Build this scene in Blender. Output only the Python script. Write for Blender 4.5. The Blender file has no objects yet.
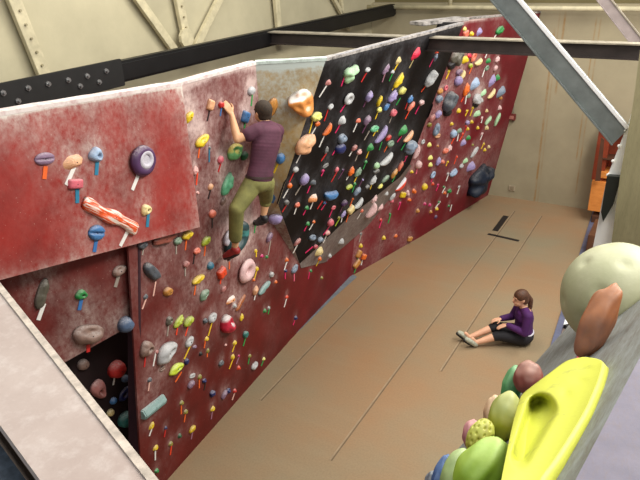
import bpy, bmesh, math, random
from mathutils import Vector, Matrix, noise
from mathutils.bvhtree import BVHTree
random.seed(7)
S = bpy.context.scene
COL = S.collection
HOLDS = """
46,159,19,10,8,mauve,edge|orange,45,169,44,179,w
75,162,20,11,25,peach,wedge|white,73,169,66,185,w
97,155,13,12,0,paleblue,pocket|teal,97,161,96,175,w
76,184,14,8,5,pink,block|teal,77,188,77,203,w
113,217,66,13,-30,striped,bar|white,126,234,120,246,w
143,161,27,27,0,plum,ring|white,138,175,132,190,w
147,210,11,9,15,cream,pocket|teal,148,215,147,227,w
98,233,17,13,0,blue,edge|blue,96,240,94,252,w
190,117,12,7,75,yellow,blob
43,294,22,11,84,olivegrey,pinch|white,43,306,38,320,w
82,295,11,8,5,green,pocket|blue,81,300,79,310,w
120,271,13,9,35,taupe,jug|grey,118,277,115,287,w
90,335,27,18,12,taupe,jug|red,88,347,88,352,w
127,325,15,14,0,slateblue,ball
118,370,17,15,0,red,ball|white,114,379,113,385
100,390,20,12,-65,dustypink,pocket
84,365,11,9,0,taupe,ball
125,394,14,10,60,navy,ring
114,401,6,6,0,blue,ball
127,420,15,13,0,teal,ball
111,413,7,6,0,cream,ball
126,379,8,6,0,slateblue,ball
144,245,10,8,30,slate,blob|grey,143,250,142,255
165,239,29,8,22,brownpink,ledge
179,241,9,7,25,greygreen,blob|grey,176,246,176,254
189,235,13,8,35,yellow,blob|orange,186,241,185,250
207,241,12,7,62,lime,blob|orange,205,247,204,256
198,251,8,6,30,salmon,blob|dark,194,257,193,264
187,264,7,6,40,dustypink,blob|grey,185,269,185,276
153,272,20,13,-50,slate,pinch|palepink,155,284,153,296
211,266,7,7,0,tealblue,ball
200,279,16,7,42,yellow,blob|orange,195,288,194,295
169,292,11,8,30,tan,blob
146,297,6,4,60,slate,chip|palepink,145,301,142,309
205,295,12,8,62,greygreen,pocket
170,321,8,7,60,olivegrey,pocket|grey,168,328,167,336
180,321,13,7,60,lime,blob|redorange,177,329,176,335
190,321,12,8,55,lime,blob|redorange,187,329,185,336
213,318,10,8,60,greywhite,jug|yellow,211,325,208,336
206,321,5,5,0,slate,blob
207,339,5,4,60,yellow,chip|orange,205,341,204,348
190,342,10,7,65,greywhite,jug|yellow,189,348,184,359
148,349,15,13,20,taupe,pocket|red,145,358,144,367
168,353,24,15,65,greywhite,pocket
157,352,4,3,60,dustypink,chip|white,155,355,153,366
195,347,6,3,25,mauve,chip
201,354,4,4,0,dark,chip
208,351,5,3,80,olive,chip|orange,207,354,207,357
163,369,7,4,35,taupe,edge
177,369,18,8,45,brightlime,pocket|orange,180,374,175,382
187,362,5,5,0,navy,blob
193,376,8,4,25,greywhite,edge
192,384,8,6,60,mauve,blob
200,377,5,4,70,olive,chip|orange,199,380,199,388
205,381,5,4,0,navy,blob|dark,205,384,204,390
213,394,6,6,0,navy,blob
150,380,5,4,60,slate,chip|palepink,149,384,148,391
154,407,27,9,48,tealgrey,prism
182,403,5,4,50,olive,chip|orange,181,406,181,414
186,412,5,4,60,olive,chip|orange,185,415,184,422
213,409,6,4,65,yellow,chip|mauve,212,412,211,419
152,426,8,4,70,yellow,chip|white,151,430,149,436
193,429,8,5,65,yellow,blob|mauve,192,433,191,439
180,436,4,4,0,darkgreen,chip
171,444,5,4,60,olive,chip|redorange,171,447,170,455
156,448,6,4,60,yellow,chip|white,155,453,155,460
166,428,3,3,0,navy,chip|red,165,431,164,437
157,471,5,4,30,green,chip
237,239,36,27,70,darkteal,ring
247,271,23,21,60,pinkwhite,ring
222,273,10,9,60,redorange,block|redorange,221,276,220,284
229,259,4,4,0,dark,chip|orange,229,264,229,269
256,251,4,3,80,yellow,chip|yellow,256,252,256,257
256,223,6,5,0,dark,blob|green,255,227,254,233
270,237,10,6,80,mauve,blob|grey,270,243,268,255
262,256,4,3,60,magenta,chip
267,257,4,3,0,green,chip
249,266,6,4,60,olive,chip
257,269,5,4,80,yellow,chip|yellow,256,272,254,280
265,288,16,7,58,tealgrey,pinch
272,275,6,5,20,greywhite,blob
287,260,4,4,0,orange,chip|white,286,264,284,270
286,271,4,3,0,navy,chip|magenta,285,273,285,279
295,269,9,6,65,greyblue,jug|pink,294,276,294,281
275,220,13,11,20,lavender,ball
256,290,8,6,80,peach,blob|white,255,295,254,300
224,289,7,5,70,dustypink,blob
232,300,13,6,45,whiteorange,wedge
235,306,5,4,0,greywhite,chip
241,303,15,5,68,brownorange,pinch
242,317,6,4,80,yellow,blob
229,325,20,16,-60,whitecrimson,jug
246,335,7,6,0,teal,blob|green,245,339,243,346
265,311,4,4,0,green,chip
269,308,3,3,0,greywhite,chip|green,269,309,268,314
287,297,4,3,60,redorange,chip|white,286,300,284,307
276,282,4,3,60,orange,chip
254,280,3,3,0,orange,chip
296,318,4,4,0,navy,chip|magenta,295,319,293,325
235,343,5,4,60,yellow,chip|yellow,234,346,232,352
226,345,3,2,50,palepink,chip
233,357,5,4,80,yellow,chip|yellow,232,361,229,369
239,356,3,2,0,magenta,chip|mauve,238,359,236,364
239,368,4,4,0,redorange,chip
250,356,4,3,60,olive,chip|green,249,358,248,364
222,363,6,5,50,slate,blob
255,366,8,6,60,greywhite,jug
264,359,4,3,50,paleyellow,chip|green,263,361,261,366
229,391,5,5,0,navy,blob
225,394,8,5,70,mauve,blob
235,391,4,4,0,red,chip|palepink,234,394,232,400
211,105,9,7,85,peach,block|dark,209,112,207,121
203,141,16,9,50,yellow,jug|orange,199,150,198,158
222,105,6,6,60,red,blob|blue,221,109,220,116
246,117,10,8,85,blue,block|green,245,122,244,129
252,91,9,7,40,greywhite,ball|green,252,96,251,106
236,152,17,14,60,mintyellow,jug
245,156,9,7,60,darkgreen,ball
210,148,3,3,0,grey,chip|teal,209,150,209,162
221,160,7,6,70,pink,ball|red,220,165,218,172
196,170,7,6,80,palepink,blob|redorange,197,175,196,185
211,187,6,5,60,peach,ball|dark,210,191,208,199
198,193,4,3,0,palepink,chip
229,183,20,11,80,mint,blob
213,214,8,7,20,salmon,ball|dark,212,220,212,228
224,201,8,5,80,taupe,blob
280,159,10,8,70,blue,ball|yellow,277,166,274,173
273,197,10,8,-70,blue,ball
272,107,18,9,85,tan,blob
302,104,24,21,-60,orangewhite,bigblob
305,145,21,14,70,peach,bigblob|white,299,157,296,163
329,83,7,5,35,dustypink,wedge|white,326,86,319,97
351,74,17,12,60,palegreen,lumpy|magenta,343,80,341,86
331,107,6,5,40,greywhite,jug|red,327,112,324,121
349,99,14,11,10,greywhite,ring|magenta,344,106,340,112
318,117,14,9,15,paleyellow,blob|yellow,312,122,309,133
318,124,6,5,20,orange,blob|white,315,128,310,137
328,130,13,7,65,orange,crescent|white,323,138,319,147
343,121,9,8,40,greywhite,wedge|magenta,339,126,335,133
343,139,12,9,0,greyblue,jug
341,149,14,10,10,navy,ball|magenta,336,149,332,155
327,150,6,4,70,grey,blob|red,325,155,321,161
296,170,7,5,20,greywhite,ball|red,293,174,289,182
290,186,5,5,0,orange,ball|white,288,189,283,198
305,180,11,9,70,lavender,ball|grey,300,187,295,195
314,183,9,5,-5,slate,wedge|magenta,309,188,307,193
326,166,9,4,35,grey,edge
323,171,3,3,0,magenta,chip|magenta,323,172,321,176
337,170,5,4,60,pink,ball|red,336,173,331,182
343,170,3,2,0,plum,chip|plum,343,171,338,179
314,199,12,8,25,whiteorange,wedge|white,312,204,310,209
332,195,22,11,20,blue,crescent|red,321,203,317,209
325,203,4,3,0,blue,chip|magenta,325,204,321,210
352,171,8,6,70,orange,blob|white,349,175,346,180
345,203,7,6,50,plum,blob|plum,342,207,340,212
334,208,7,4,10,pink,edge|magenta,332,210,329,217
298,205,6,5,20,salmon,blob|white,296,208,294,214
307,208,5,4,30,green,chip|magenta,305,211,303,215
287,203,6,5,20,grey,blob|red,285,207,282,212
331,223,7,7,0,pink,ball|magenta,328,228,323,235
328,233,6,5,30,palepink,blob|white,326,236,323,243
339,218,3,3,50,olive,chip|lime,339,219,335,226
344,214,7,4,60,lavender,blob|white,342,217,341,222
351,210,8,7,60,cream,block|orange,348,215,346,222
353,199,3,2,0,orange,chip|orange,352,200,350,206
308,224,5,4,30,green,chip|magenta,306,227,304,231
314,222,4,3,20,orange,chip|white,312,225,309,230
298,242,9,5,60,dustypink,blob|white,296,247,293,253
313,238,9,6,10,greyblue,jug
321,240,7,6,30,greyblue,blob
316,247,6,4,20,pink,blob|magenta,311,248,305,253
320,252,10,8,60,cream,wedge
320,259,5,4,0,orange,chip|yellow,318,262,316,266
342,242,8,6,20,greywhite,wedge
330,256,4,4,60,greywhite,chip|mauve,328,258,327,261
311,271,4,3,0,green,chip|magenta,309,274,308,279
322,278,4,3,0,olive,chip
361,246,4,4,0,yellow,chip
359,254,7,5,70,tan,block|green,358,257,357,259
364,257,5,5,0,orange,block|white,362,261,361,265
357,264,9,5,60,tan,block|green,355,270,354,273
361,234,3,2,60,grey,chip|grey,361,235,359,242
368,70,7,4,20,greywhite,jug|red,365,75,361,82
387,69,10,5,60,mauve,blob|mauve,384,76,382,82
399,61,7,5,70,cream,wedge|yellow,397,65,394,70
393,72,5,3,40,greywhite,chip|green,392,74,389,81
400,80,14,7,65,yellow,blob|yellow,395,85,392,90
417,54,13,7,65,crimson,wedge|tan,412,62,409,68
403,91,10,7,50,paleyellow,blob|green,399,100,396,105
394,96,12,8,60,lavender,blob
370,96,9,7,70,lavender,blob|plum,366,101,363,107
380,101,10,5,78,yellow,blob
380,110,6,5,20,paleyellow,blob|yellow,377,114,375,119
387,107,8,5,55,blue,pocket
394,113,8,7,30,pink,jug|grey,391,118,389,123
359,121,7,4,10,salmon,wedge|white,356,125,353,132
368,120,9,7,65,mauve,blob|plum,365,127,362,133
375,129,12,6,25,mint,jug|grey,368,133,364,140
377,131,3,3,0,lime,chip|yellow,375,132,373,136
382,135,19,8,66,lavender,crescent|green,381,144,379,150
389,138,7,5,60,red,blob
391,144,9,6,30,greygreen,jug|orange,386,148,384,152
404,131,12,8,60,green,wedge|magenta,400,138,397,142
409,137,14,7,60,peach,crescent|green,404,145,401,150
411,99,7,5,60,blue,blob|red,407,103,405,109
412,106,10,5,60,salmon,blob|redorange,409,111,405,119
355,148,7,5,60,dustypink,blob|white,352,151,349,156
360,152,6,5,30,palepink,blob|grey,357,156,355,161
371,148,8,7,60,green,wedge|yellow,368,153,366,158
366,162,4,3,40,green,chip|green,365,164,363,169
359,172,9,6,60,greygreen,blob|yellow,357,176,354,182
350,187,9,5,35,lime,blob
355,184,4,3,0,green,chip|green,354,186,352,192
377,166,7,6,10,palegreen,ball
377,171,9,5,30,grey,blob
387,160,19,8,55,greywhite,crescent
374,180,9,6,62,greywhite,blob|yellow,371,186,370,189
368,187,6,4,30,grey,blob
386,179,11,5,55,greygreen,blob
381,186,6,4,50,paleyellow,blob
395,173,9,5,65,tan,blob|green,394,178,392,182
401,166,10,5,75,salmon,blob
411,147,14,11,50,greyblue,bigblob
417,152,13,6,78,pinkwhite,crescent
406,157,3,2,0,magenta,chip|magenta,406,158,404,162
363,180,3,2,0,lavender,chip|plum,361,182,358,188
358,191,9,6,60,greyblue,blob
359,204,13,7,60,greywhite,crescent
375,199,7,5,60,pinkwhite,blob
372,211,15,10,70,pinkwhite,crescent
381,208,8,5,60,pinkwhite,wedge
387,194,5,4,30,greywhite,wedge
393,196,8,5,60,greywhite,blob
401,185,17,8,58,redwhite,crescent
392,201,5,4,30,pink,chip
362,211,4,3,60,salmon,chip|white,360,214,357,219
403,195,7,5,0,yellow,block
408,192,4,3,0,pinkwhite,chip
410,200,4,3,0,orange,chip
415,192,4,3,60,orange,chip
400,203,2,2,0,magenta,chip|magenta,400,204,398,210
390,214,2,2,0,green,chip|green,390,216,388,223
381,220,3,3,0,red,chip|magenta,381,222,379,228
384,238,4,4,20,yellow,chip
396,236,4,3,60,orange,chip
410,239,6,4,10,tan,block
437,52,5,3,10,redorange,chip
436,57,6,4,70,greyblue,blob|magenta,432,61,429,67
432,78,17,9,62,greywhite,bigblob|redorange,426,85,421,92
457,58,14,11,70,olivegrey,bigblob
452,66,9,7,0,dark,blob
466,34,6,5,40,salmon,block
465,29,4,3,60,paleyellow,chip
472,34,5,4,20,yellow,chip
480,32,7,5,70,lavender,wedge
501,30,10,6,40,green,blob|white,497,33,494,38
422,103,7,5,10,pinkwhite,blob|magenta,418,108,415,114
449,71,3,2,60,yellow,chip|yellow,449,72,446,79
459,81,9,8,30,lavender,ball
460,72,8,5,30,mauve,blob
446,88,5,5,0,pink,ring
441,91,6,5,40,tan,blob
440,99,8,7,30,greyblue,blob
451,101,18,13,70,slate,bigblob
448,112,9,8,0,dark,ball
439,114,8,6,60,lavender,blob
433,118,8,5,70,dustypink,blob
467,89,10,6,78,orange,blob|redorange,464,96,461,102
476,84,12,8,66,paleblue,wedge
469,96,5,3,60,greygreen,chip|white,466,98,465,104
459,111,5,4,60,yellow,chip
473,108,3,2,0,yellow,chip|yellow,472,110,470,116
430,125,5,4,40,olive,blob
452,124,4,3,0,yellow,chip
437,130,10,7,80,greyblue,jug
438,136,9,4,10,peach,edge
423,142,5,4,30,greywhite,ring
430,145,5,4,-10,paleyellow,wedge
438,146,3,2,0,tan,chip
431,158,6,4,20,paleyellow,wedge
431,165,5,4,0,paleyellow,wedge
419,165,7,7,30,pinkwhite,ball|pink,417,169,416,174
439,161,7,5,70,lavender,blob
443,162,5,4,30,salmon,chip
446,151,7,5,30,salmon,jug
450,148,6,5,60,pinkwhite,blob
454,134,7,7,0,paleblue,ball|redorange,453,140,451,144
460,131,7,4,35,greygreen,wedge|white,458,136,457,141
463,134,2,2,0,redorange,chip|redorange,462,136,459,141
469,138,6,4,15,green,wedge
464,143,7,5,50,lavender,wedge
457,157,2,2,0,redorange,chip|redorange,456,158,454,164
448,162,2,2,0,yellow,chip|yellow,447,163,446,166
466,161,7,4,45,palegreen,wedge
462,166,5,4,40,greywhite,blob
472,167,11,8,50,lavender,wedge
433,175,7,6,50,paleblue,ring|magenta,432,179,431,182
454,173,9,6,50,paleblue,jug
448,174,2,2,0,greywhite,chip|white,448,175,446,181
412,172,4,3,0,yellow,chip
425,187,6,6,10,yellow,ball
414,191,4,4,0,orange,chip
408,194,4,4,0,pinkwhite,chip
433,184,3,3,0,redorange,chip
438,185,2,2,0,magenta,chip|magenta,438,186,436,191
444,187,3,2,0,green,chip|white,444,189,442,193
450,191,5,4,20,green,blob|white,448,193,447,197
459,187,2,2,0,greywhite,chip|white,459,188,457,194
445,193,3,3,0,orange,chip
439,202,2,2,0,green,chip|white,439,203,435,208
437,209,4,3,40,yellow,chip
449,206,3,2,0,green,chip|white,451,207,450,211
418,211,4,4,30,tan,chip
431,212,4,3,0,tan,chip
436,217,4,3,60,plum,chip
430,205,3,3,0,magenta,chip
425,204,3,3,0,magenta,chip
409,200,3,3,0,orange,chip
470,56,5,4,0,crimson,blob
474,57,9,6,65,salmon,ring
466,60,8,6,30,yellow,wedge
479,62,10,6,45,cream,crescent
471,66,5,4,0,lime,blob|orange,471,69,469,74
489,61,6,4,20,green,wedge|white,487,53,485,58
498,59,5,4,60,pinkwhite,blob
487,68,6,4,20,greygreen,ring|white,484,71,482,77
496,68,5,4,70,pinkwhite,blob
463,75,8,5,70,cream,crescent
493,81,11,6,75,lavender,wedge
498,78,6,5,40,green,wedge
484,93,9,4,55,palegreen,wedge
492,94,11,5,60,cream,crescent
502,92,12,7,60,greyblue,wedge
501,98,4,3,0,tan,chip
478,99,12,8,10,greywhite,bigblob
476,105,8,5,0,dark,blob
500,108,4,4,0,pinkwhite,chip
467,111,2,2,60,yellow,chip|yellow,467,112,465,116
478,114,10,5,30,palegreen,wedge
487,111,3,3,0,cream,chip
489,120,9,4,60,palegreen,blob
498,119,12,4,75,palegreen,blob
482,118,2,2,0,pinkwhite,chip|white,482,119,481,123
468,123,5,4,0,lavender,blob
472,122,4,3,0,yellow,chip
468,129,3,3,0,yellow,chip
478,128,3,3,0,yellow,chip
487,128,4,4,0,cream,chip
466,126,2,2,0,red,chip|red,466,127,464,133
482,134,2,2,0,pinkwhite,chip|white,482,135,480,140
475,152,12,4,60,greywhite,pocket
485,150,3,3,0,yellow,chip
489,147,3,3,0,cream,chip
484,144,2,2,0,yellow,chip|yellow,483,145,481,149
473,145,3,2,0,olive,chip
482,181,34,25,68,navyblack,volume
"""
# ---------------------------------------------------------------- camera
F = 622.0; CX, CY = 320.0, 240.0
CAM = Vector((0, 0, 5.0))
v1 = Vector((725-CX, -(-65-CY), -F)).normalized()
v2 = Vector((-820-CX, -(-4-CY), -F)).normalized()
Yc = v1; Xc = -v2; Xc = (Xc - Yc*Xc.dot(Yc)).normalized(); Zc = Xc.cross(Yc)
RM = Matrix((Xc, Yc, Zc))                      # camera axes -> world axes
cd = bpy.data.cameras.new('camera'); cam = bpy.data.objects.new('camera', cd); COL.objects.link(cam)
cam.matrix_world = Matrix.Translation(CAM) @ RM.to_4x4()
cd.sensor_width = 36; cd.lens = F*36/640; cd.clip_start = .02
S.camera = cam
RMT = RM.transposed()
def ray(px, py): return RM @ Vector((px-CX, -(py-CY), -F))
def onz(px, py, z): d = ray(px, py); return CAM + d*((z-CAM.z)/d.z)
def ony(px, py, y): d = ray(px, py); return CAM + d*(y/d.y)
def onx(px, py, x): d = ray(px, py); return CAM + d*(x/d.x)
def onplane(px, py, p0, n): d = ray(px, py); return CAM + d*((p0-CAM).dot(n)/d.dot(n))
def proj(p):
    c = RMT @ (p-CAM); return (CX + F*c.x/-c.z, CY - F*c.y/-c.z)

# ---------------------------------------------------------------- materials
def lin(c):
    return tuple(((v/255)/12.92 if v/255 <= .04045 else ((v/255+.055)/1.055)**2.4) for v in c) + (1,)
MATS = {}
class NT:
    def __init__(s, name):
        s.m = bpy.data.materials.new(name); s.m.use_nodes = True
        s.t = s.m.node_tree; s.b = s.t.nodes['Principled BSDF']
        s.tc = s.t.nodes.new('ShaderNodeTexCoord')
    def n(s, typ, **kw):
        o = s.t.nodes.new(typ)
        for k, v in kw.items(): setattr(o, k, v)
        return o
    def l(s, a, b): s.t.links.new(a, b)
    def noise(s, scale, detail=4, rough=.6, stretch=None, coord='Object'):
        nn = s.n('ShaderNodeTexNoise'); nn.inputs['Scale'].default_value = scale
        nn.inputs['Detail'].default_value = detail; nn.inputs['Roughness'].default_value = rough
        if stretch:
            mp = s.n('ShaderNodeMapping'); mp.inputs['Scale'].default_value = stretch
            s.l(s.tc.outputs[coord], mp.inputs[0]); s.l(mp.outputs[0], nn.inputs['Vector'])
        else: s.l(s.tc.outputs[coord], nn.inputs['Vector'])
        return nn.outputs['Fac']
    def ramp(s, src, a, b):
        r = s.n('ShaderNodeMapRange'); r.inputs[1].default_value = a; r.inputs[2].default_value = b
        s.l(src, r.inputs[0]); return r.outputs[0]
    def math(s, op, a, b):
        m = s.n('ShaderNodeMath', operation=op, use_clamp=(op in ('MULTIPLY', 'ADD')))
        for i, v in enumerate((a, b)):
            if isinstance(v, (int, float)): m.inputs[i].default_value = v
            else: s.l(v, m.inputs[i])
        return m.outputs[0]
    def mix(s, fac, a, b):
        m = s.n('ShaderNodeMix', data_type='RGBA')
        if isinstance(fac, (int, float)): m.inputs[0].default_value = fac
        else: s.l(fac, m.inputs[0])
        for i, v in ((6, a), (7, b)):
            if isinstance(v, tuple): m.inputs[i].default_value = v
            else: s.l(v, m.inputs[i])
        return m.outputs[2]
    def out(s, col, rough=.6, bump=None, bs=.3, bd=.01, metal=0, spec=.5):
        if isinstance(col, tuple): s.b.inputs['Base Color'].default_value = col
        else: s.l(col, s.b.inputs['Base Color'])
        s.b.inputs['Roughness'].default_value = rough; s.b.inputs['Metallic'].default_value = metal
        s.b.inputs['Specular IOR Level'].default_value = spec
        if bump is not None:
            bn = s.n('ShaderNodeBump'); bn.inputs['Strength'].default_value = bs; bn.inputs['Distance'].default_value = bd
            s.l(bump, bn.inputs['Height']); s.l(bn.outputs[0], s.b.inputs['Normal'])
        return s.m
def simple(name, rgb, rough=.6, var=.12, scale=8, metal=0, bs=.15, spec=.5):
    if name in MATS: return MATS[name]
    k = NT(name); c = lin(rgb); d = tuple(v*(1-2*var) for v in c[:3])+(1,); e = tuple(min(1, v*(1+var)) for v in c[:3])+(1,)
    nz = k.noise(scale, 5)
    MATS[name] = k.out(k.mix(k.ramp(nz, .3, .7), d, e), rough, nz, bs, .004, metal, spec); return MATS[name]

WHITE = lin((236, 232, 224))
def wall_mat(name, rgb, chalk=(222, 214, 205), base_chalk=0.0, low=None, zlow=0, streak=True, spec=.35, yend=None):
    k = NT(name); c = lin(rgb)
    nz = k.noise(2.2, 6, .65); c2 = tuple(v*.72 for v in c[:3])+(1,); c3 = tuple(min(1, v*1.18) for v in c[:3])+(1,)
    col = k.mix(k.ramp(nz, .32, .68), c2, c3)
    if low:
        sx = k.n('ShaderNodeSeparateXYZ'); k.l(k.tc.outputs['Object'], sx.inputs[0])
        nb = k.noise(3, 4); h = k.math('SUBTRACT', sx.outputs[2], k.math('MULTIPLY', nb, .8))
        col = k.mix(k.ramp(h, zlow-.25, zlow+.1), lin(low), col)
    if yend:  # purple tint towards the far end imitates a camera colour cast
        sy = k.n('ShaderNodeSeparateXYZ'); k.l(k.tc.outputs['Object'], sy.inputs[0])
        hh = k.math('SUBTRACT', 0, 0); ya = k.n('ShaderNodeMath', operation='ADD'); k.l(sy.outputs[1], ya.inputs[0]); k.l(k.math('MULTIPLY', nz, .9), ya.inputs[1])
        e = lin(yend); col = k.mix(k.ramp(ya.outputs[0], 5.6, 8.8), col, k.mix(k.ramp(nz, .32, .68), tuple(v*.75 for v in e[:3])+(1,), tuple(v*1.15 for v in e[:3])+(1,)))
    at = k.n('ShaderNodeAttribute', attribute_name='chalk')
    n1 = k.noise(5, 8, .75, (1, 1, .85)); n2 = k.noise(22, 5, .7, (1, 1, .8))
    nn = k.ramp(k.math('MULTIPLY', n1, n2), .12, .42)
    a = k.math('ADD', at.outputs['Fac'], base_chalk)
    f1 = k.math('MULTIPLY', a, nn)
    solid = k.ramp(at.outputs['Fac'], .8, 1.6)
    fac = k.math('ADD', f1, solid)
    speck = k.ramp(k.noise(60, 2, .5), .70, .78)
    fac = k.math('ADD', fac, k.math('MULTIPLY', speck, .3))
    col = k.mix(fac, col, lin(chalk))
    fine = k.noise(90, 3)
    MATS[name] = k.out(col, .62, fine, .15, .003, spec=spec); return MATS[name]

# ---------------------------------------------------------------- helpers
def tag(o, label=None, cat=None, group=None, kind=None):
    if label: o['label'] = label
    if cat: o['category'] = cat
    if group: o['group'] = group
    if kind: o['kind'] = kind
    return o
def link(name, me, mat=None, parent=None, smooth=False):
    o = bpy.data.objects.new(name, me); COL.objects.link(o)
    if mat is not None:
        me.materials.clear(); me.materials.append(mat)
    if parent: o.parent = parent
    if smooth:
        for p in me.polygons: p.use_smooth = True
    return o
def mesh(name, vs, fs):
    me = bpy.data.meshes.new(name); me.from_pydata([tuple(v) for v in vs], [], fs); me.update(); return me
def frommb(name, bm, mat, parent=None, smooth=False, bevel=0):
    bmesh.ops.recalc_face_normals(bm, faces=bm.faces)
    if bevel: bmesh.ops.bevel(bm, geom=[e for e in bm.edges if len(e.link_faces) == 2 and e.calc_face_angle(0) > .5], offset=bevel, segments=2, affect='EDGES')
    me = bpy.data.meshes.new(name); bm.to_mesh(me); bm.free(); return link(name, me, mat, parent, smooth)
def empty(name, loc=(0, 0, 0)):
    o = bpy.data.objects.new(name, None); o.location = loc; o.empty_display_size = .1; COL.objects.link(o); return o
def put(parent, child):                        # child mesh was written in world coordinates; root only has a location
    child.parent = parent; child.matrix_parent_inverse = Matrix.Translation(-parent.location); return child
def box_bm(bm, c, sx, sy, sz, M=None):
    r = bmesh.ops.create_cube(bm, size=1)['verts']
    for v in r:
        q = Vector((v.co.x*sx, v.co.y*sy, v.co.z*sz)); v.co = ((M @ q) if M else q) + Vector(c)
    return r
def cyl_bm(bm, a, b, ra, rb=None, seg=12):
    a = Vector(a); b = Vector(b); rb = ra if rb is None else rb; d = b-a
    q = d.to_track_quat('Z', 'Y').to_matrix()
    r = bmesh.ops.create_cone(bm, cap_ends=True, segments=seg, radius1=ra, radius2=rb, depth=d.length)['verts']
    for v in r: v.co = q @ v.co + (a+b)/2
def prism_bm(bm, pts, off):                    # polygon extruded by vector off
    off = Vector(off); n = len(pts)
    a = [bm.verts.new(Vector(p)) for p in pts]; b = [bm.verts.new(Vector(p)+off) for p in pts]
    bm.faces.new(a); bm.faces.new(b[::-1])
    for i in range(n): bm.faces.new((a[i], b[i], b[(i+1) % n], a[(i+1) % n]))
def beam_between(name, a, b, w, h, up, mat, parent=None, bevel=.004):
    a = Vector(a); b = Vector(b); d = (b-a).normalized(); up = Vector(up); s = d.cross(up).normalized(); u = s.cross(d)
    M = Matrix((s, d, u)).transposed(); bm = bmesh.new(); box_bm(bm, (a+b)/2, w, (b-a).length, h, M)
    return frommb(name, bm, mat, parent, bevel=bevel)

# ---------------------------------------------------------------- parse the holds
def parse():
    out = []
    for ln in HOLDS.strip().splitlines():
        ln = ln.strip()
        if not ln: continue
        a, _, t = ln.partition('|'); a = a.split(',')
        h = dict(x=float(a[0]), y=float(a[1]), L=float(a[2]), W=float(a[3]), ang=math.radians(float(a[4])), col=a[5], shape=a[6], tape=None)
        if t:
            t = t.split(','); h['tape'] = (t[0], [float(v) for v in t[1:5]], len(t) > 5)
        out.append(h)
    return out
holds = parse()

# ---------------------------------------------------------------- climbing panels
BASE = [Vector(p) for p in [(-3.98,2.93,0),(-4.11,4.41,0),(-4.27,6.1,0),(-4.39,8.15,0),(-3.94,10.16,0),(-3.44,12.85,0)]]
TOP = [Vector(p) for p in [(-3.9,3.45,4),(-3.89,4.15,4),(-3.88,5.26,4),(-3.95,8.15,3.3),(-3.4,10.16,3.95),(-2.73,12.85,3.82)]]
class Panel:
    def __init__(s, name, mat):
        s.name = name; s.mat = mat; s.vs = []; s.fs = []; s.top = []
    def patch(s, a, b, c, d, res=.05):         # a-b bottom, d-c top
        a, b, c, d = map(Vector, (a, b, c, d))
        nu = max(1, int(max((b-a).length, (c-d).length)/res)); nv = max(1, int(max((d-a).length, (c-b).length)/res))
        o = len(s.vs)
        for j in range(nv+1):
            for i in range(nu+1):
                u = i/nu; v = j/nv
                s.vs.append((a.lerp(b, u)).lerp(d.lerp(c, u), v))
        for j in range(nv):
            for i in range(nu):
                k = o+j*(nu+1)+i; s.fs.append((k, k+1, k+nu+2, k+nu+1))
    def bvh(s): return BVHTree.FromPolygons([tuple(v) for v in s.vs], s.fs)
RED = wall_mat('red_paint_slab', (146, 38, 32), base_chalk=.02)
REDM = wall_mat('red_main_shaded', (98, 22, 18), chalk=(205, 180, 175), base_chalk=.0, yend=(112, 17, 30))  # the overhang's dimmer light is painted in as a darker red
REDF = REDM
REDP = wall_mat('red_recess_shaded', (98, 24, 20), base_chalk=.0)  # slab red darkened to carry the shading of the recess
TAN = wall_mat('tan_paint', (166, 134, 74), chalk=(190, 200, 195), base_chalk=.5, low=(105, 45, 35), zlow=1.9)
BLK = wall_mat('black_paint', (13, 9, 10), chalk=(130, 130, 136), base_chalk=.0, spec=.15)
GRYF = wall_mat('worn_grey_paint', (96, 78, 74), chalk=(170, 165, 160), base_chalk=.2)

main = Panel('red_climbing_panel', REDM)
for i in range(5):
    if i == 4: continue
    main.patch(BASE[i], BASE[i+1], TOP[i+1], TOP[i])
mbv = None
far = Panel('far_climbing_panel', REDF)
far.patch(BASE[4], BASE[5], TOP[5], TOP[4])
# the stretch between BASE[3] and BASE[4] belongs to the far panel in colour
main.vs, main.fs = [], []
for i in range(3): main.patch(BASE[i], BASE[i+1], TOP[i+1], TOP[i])
far.patch(BASE[3], BASE[4], TOP[4], TOP[3])
both = BVHTree.FromPolygons([tuple(v) for v in main.vs+far.vs], main.fs+[tuple(i+len(main.vs) for i in f) for f in far.fs])
def hitM(px, py): return both.ray_cast(CAM, ray(px, py).normalized())[0]
T2 = Vector((-3.88, 5.26, 4)); T3 = Vector((-3.3, 5.7, 4)); T4 = onz(464, 22.5, 4.0)
L2 = hitM(300, 265)
NK = (T4-T3).cross(L2-T3).normalized()
if NK.x < 0: NK = -NK
K = lambda px, py: onplane(px, py, T3, NK)
L1 = K(278, 204); LB = hitM(268, 216)
black = Panel('black_climbing_panel', BLK)
Kin = [K(300, 263.5), K(321, 244), K(350, 216), K(375, 197), K(400, 177), K(410, 164)]
K3 = K(430, 110); K4 = K(452, 52)
black.patch(L1, Kin[1], K(352, 150), K(300, 132))
black.vs, black.fs = [], []
Ka, Kb = K(303, 131), K(340, 122)
def tri(P, a, b, c): P.patch(a, b, c, c)
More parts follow.
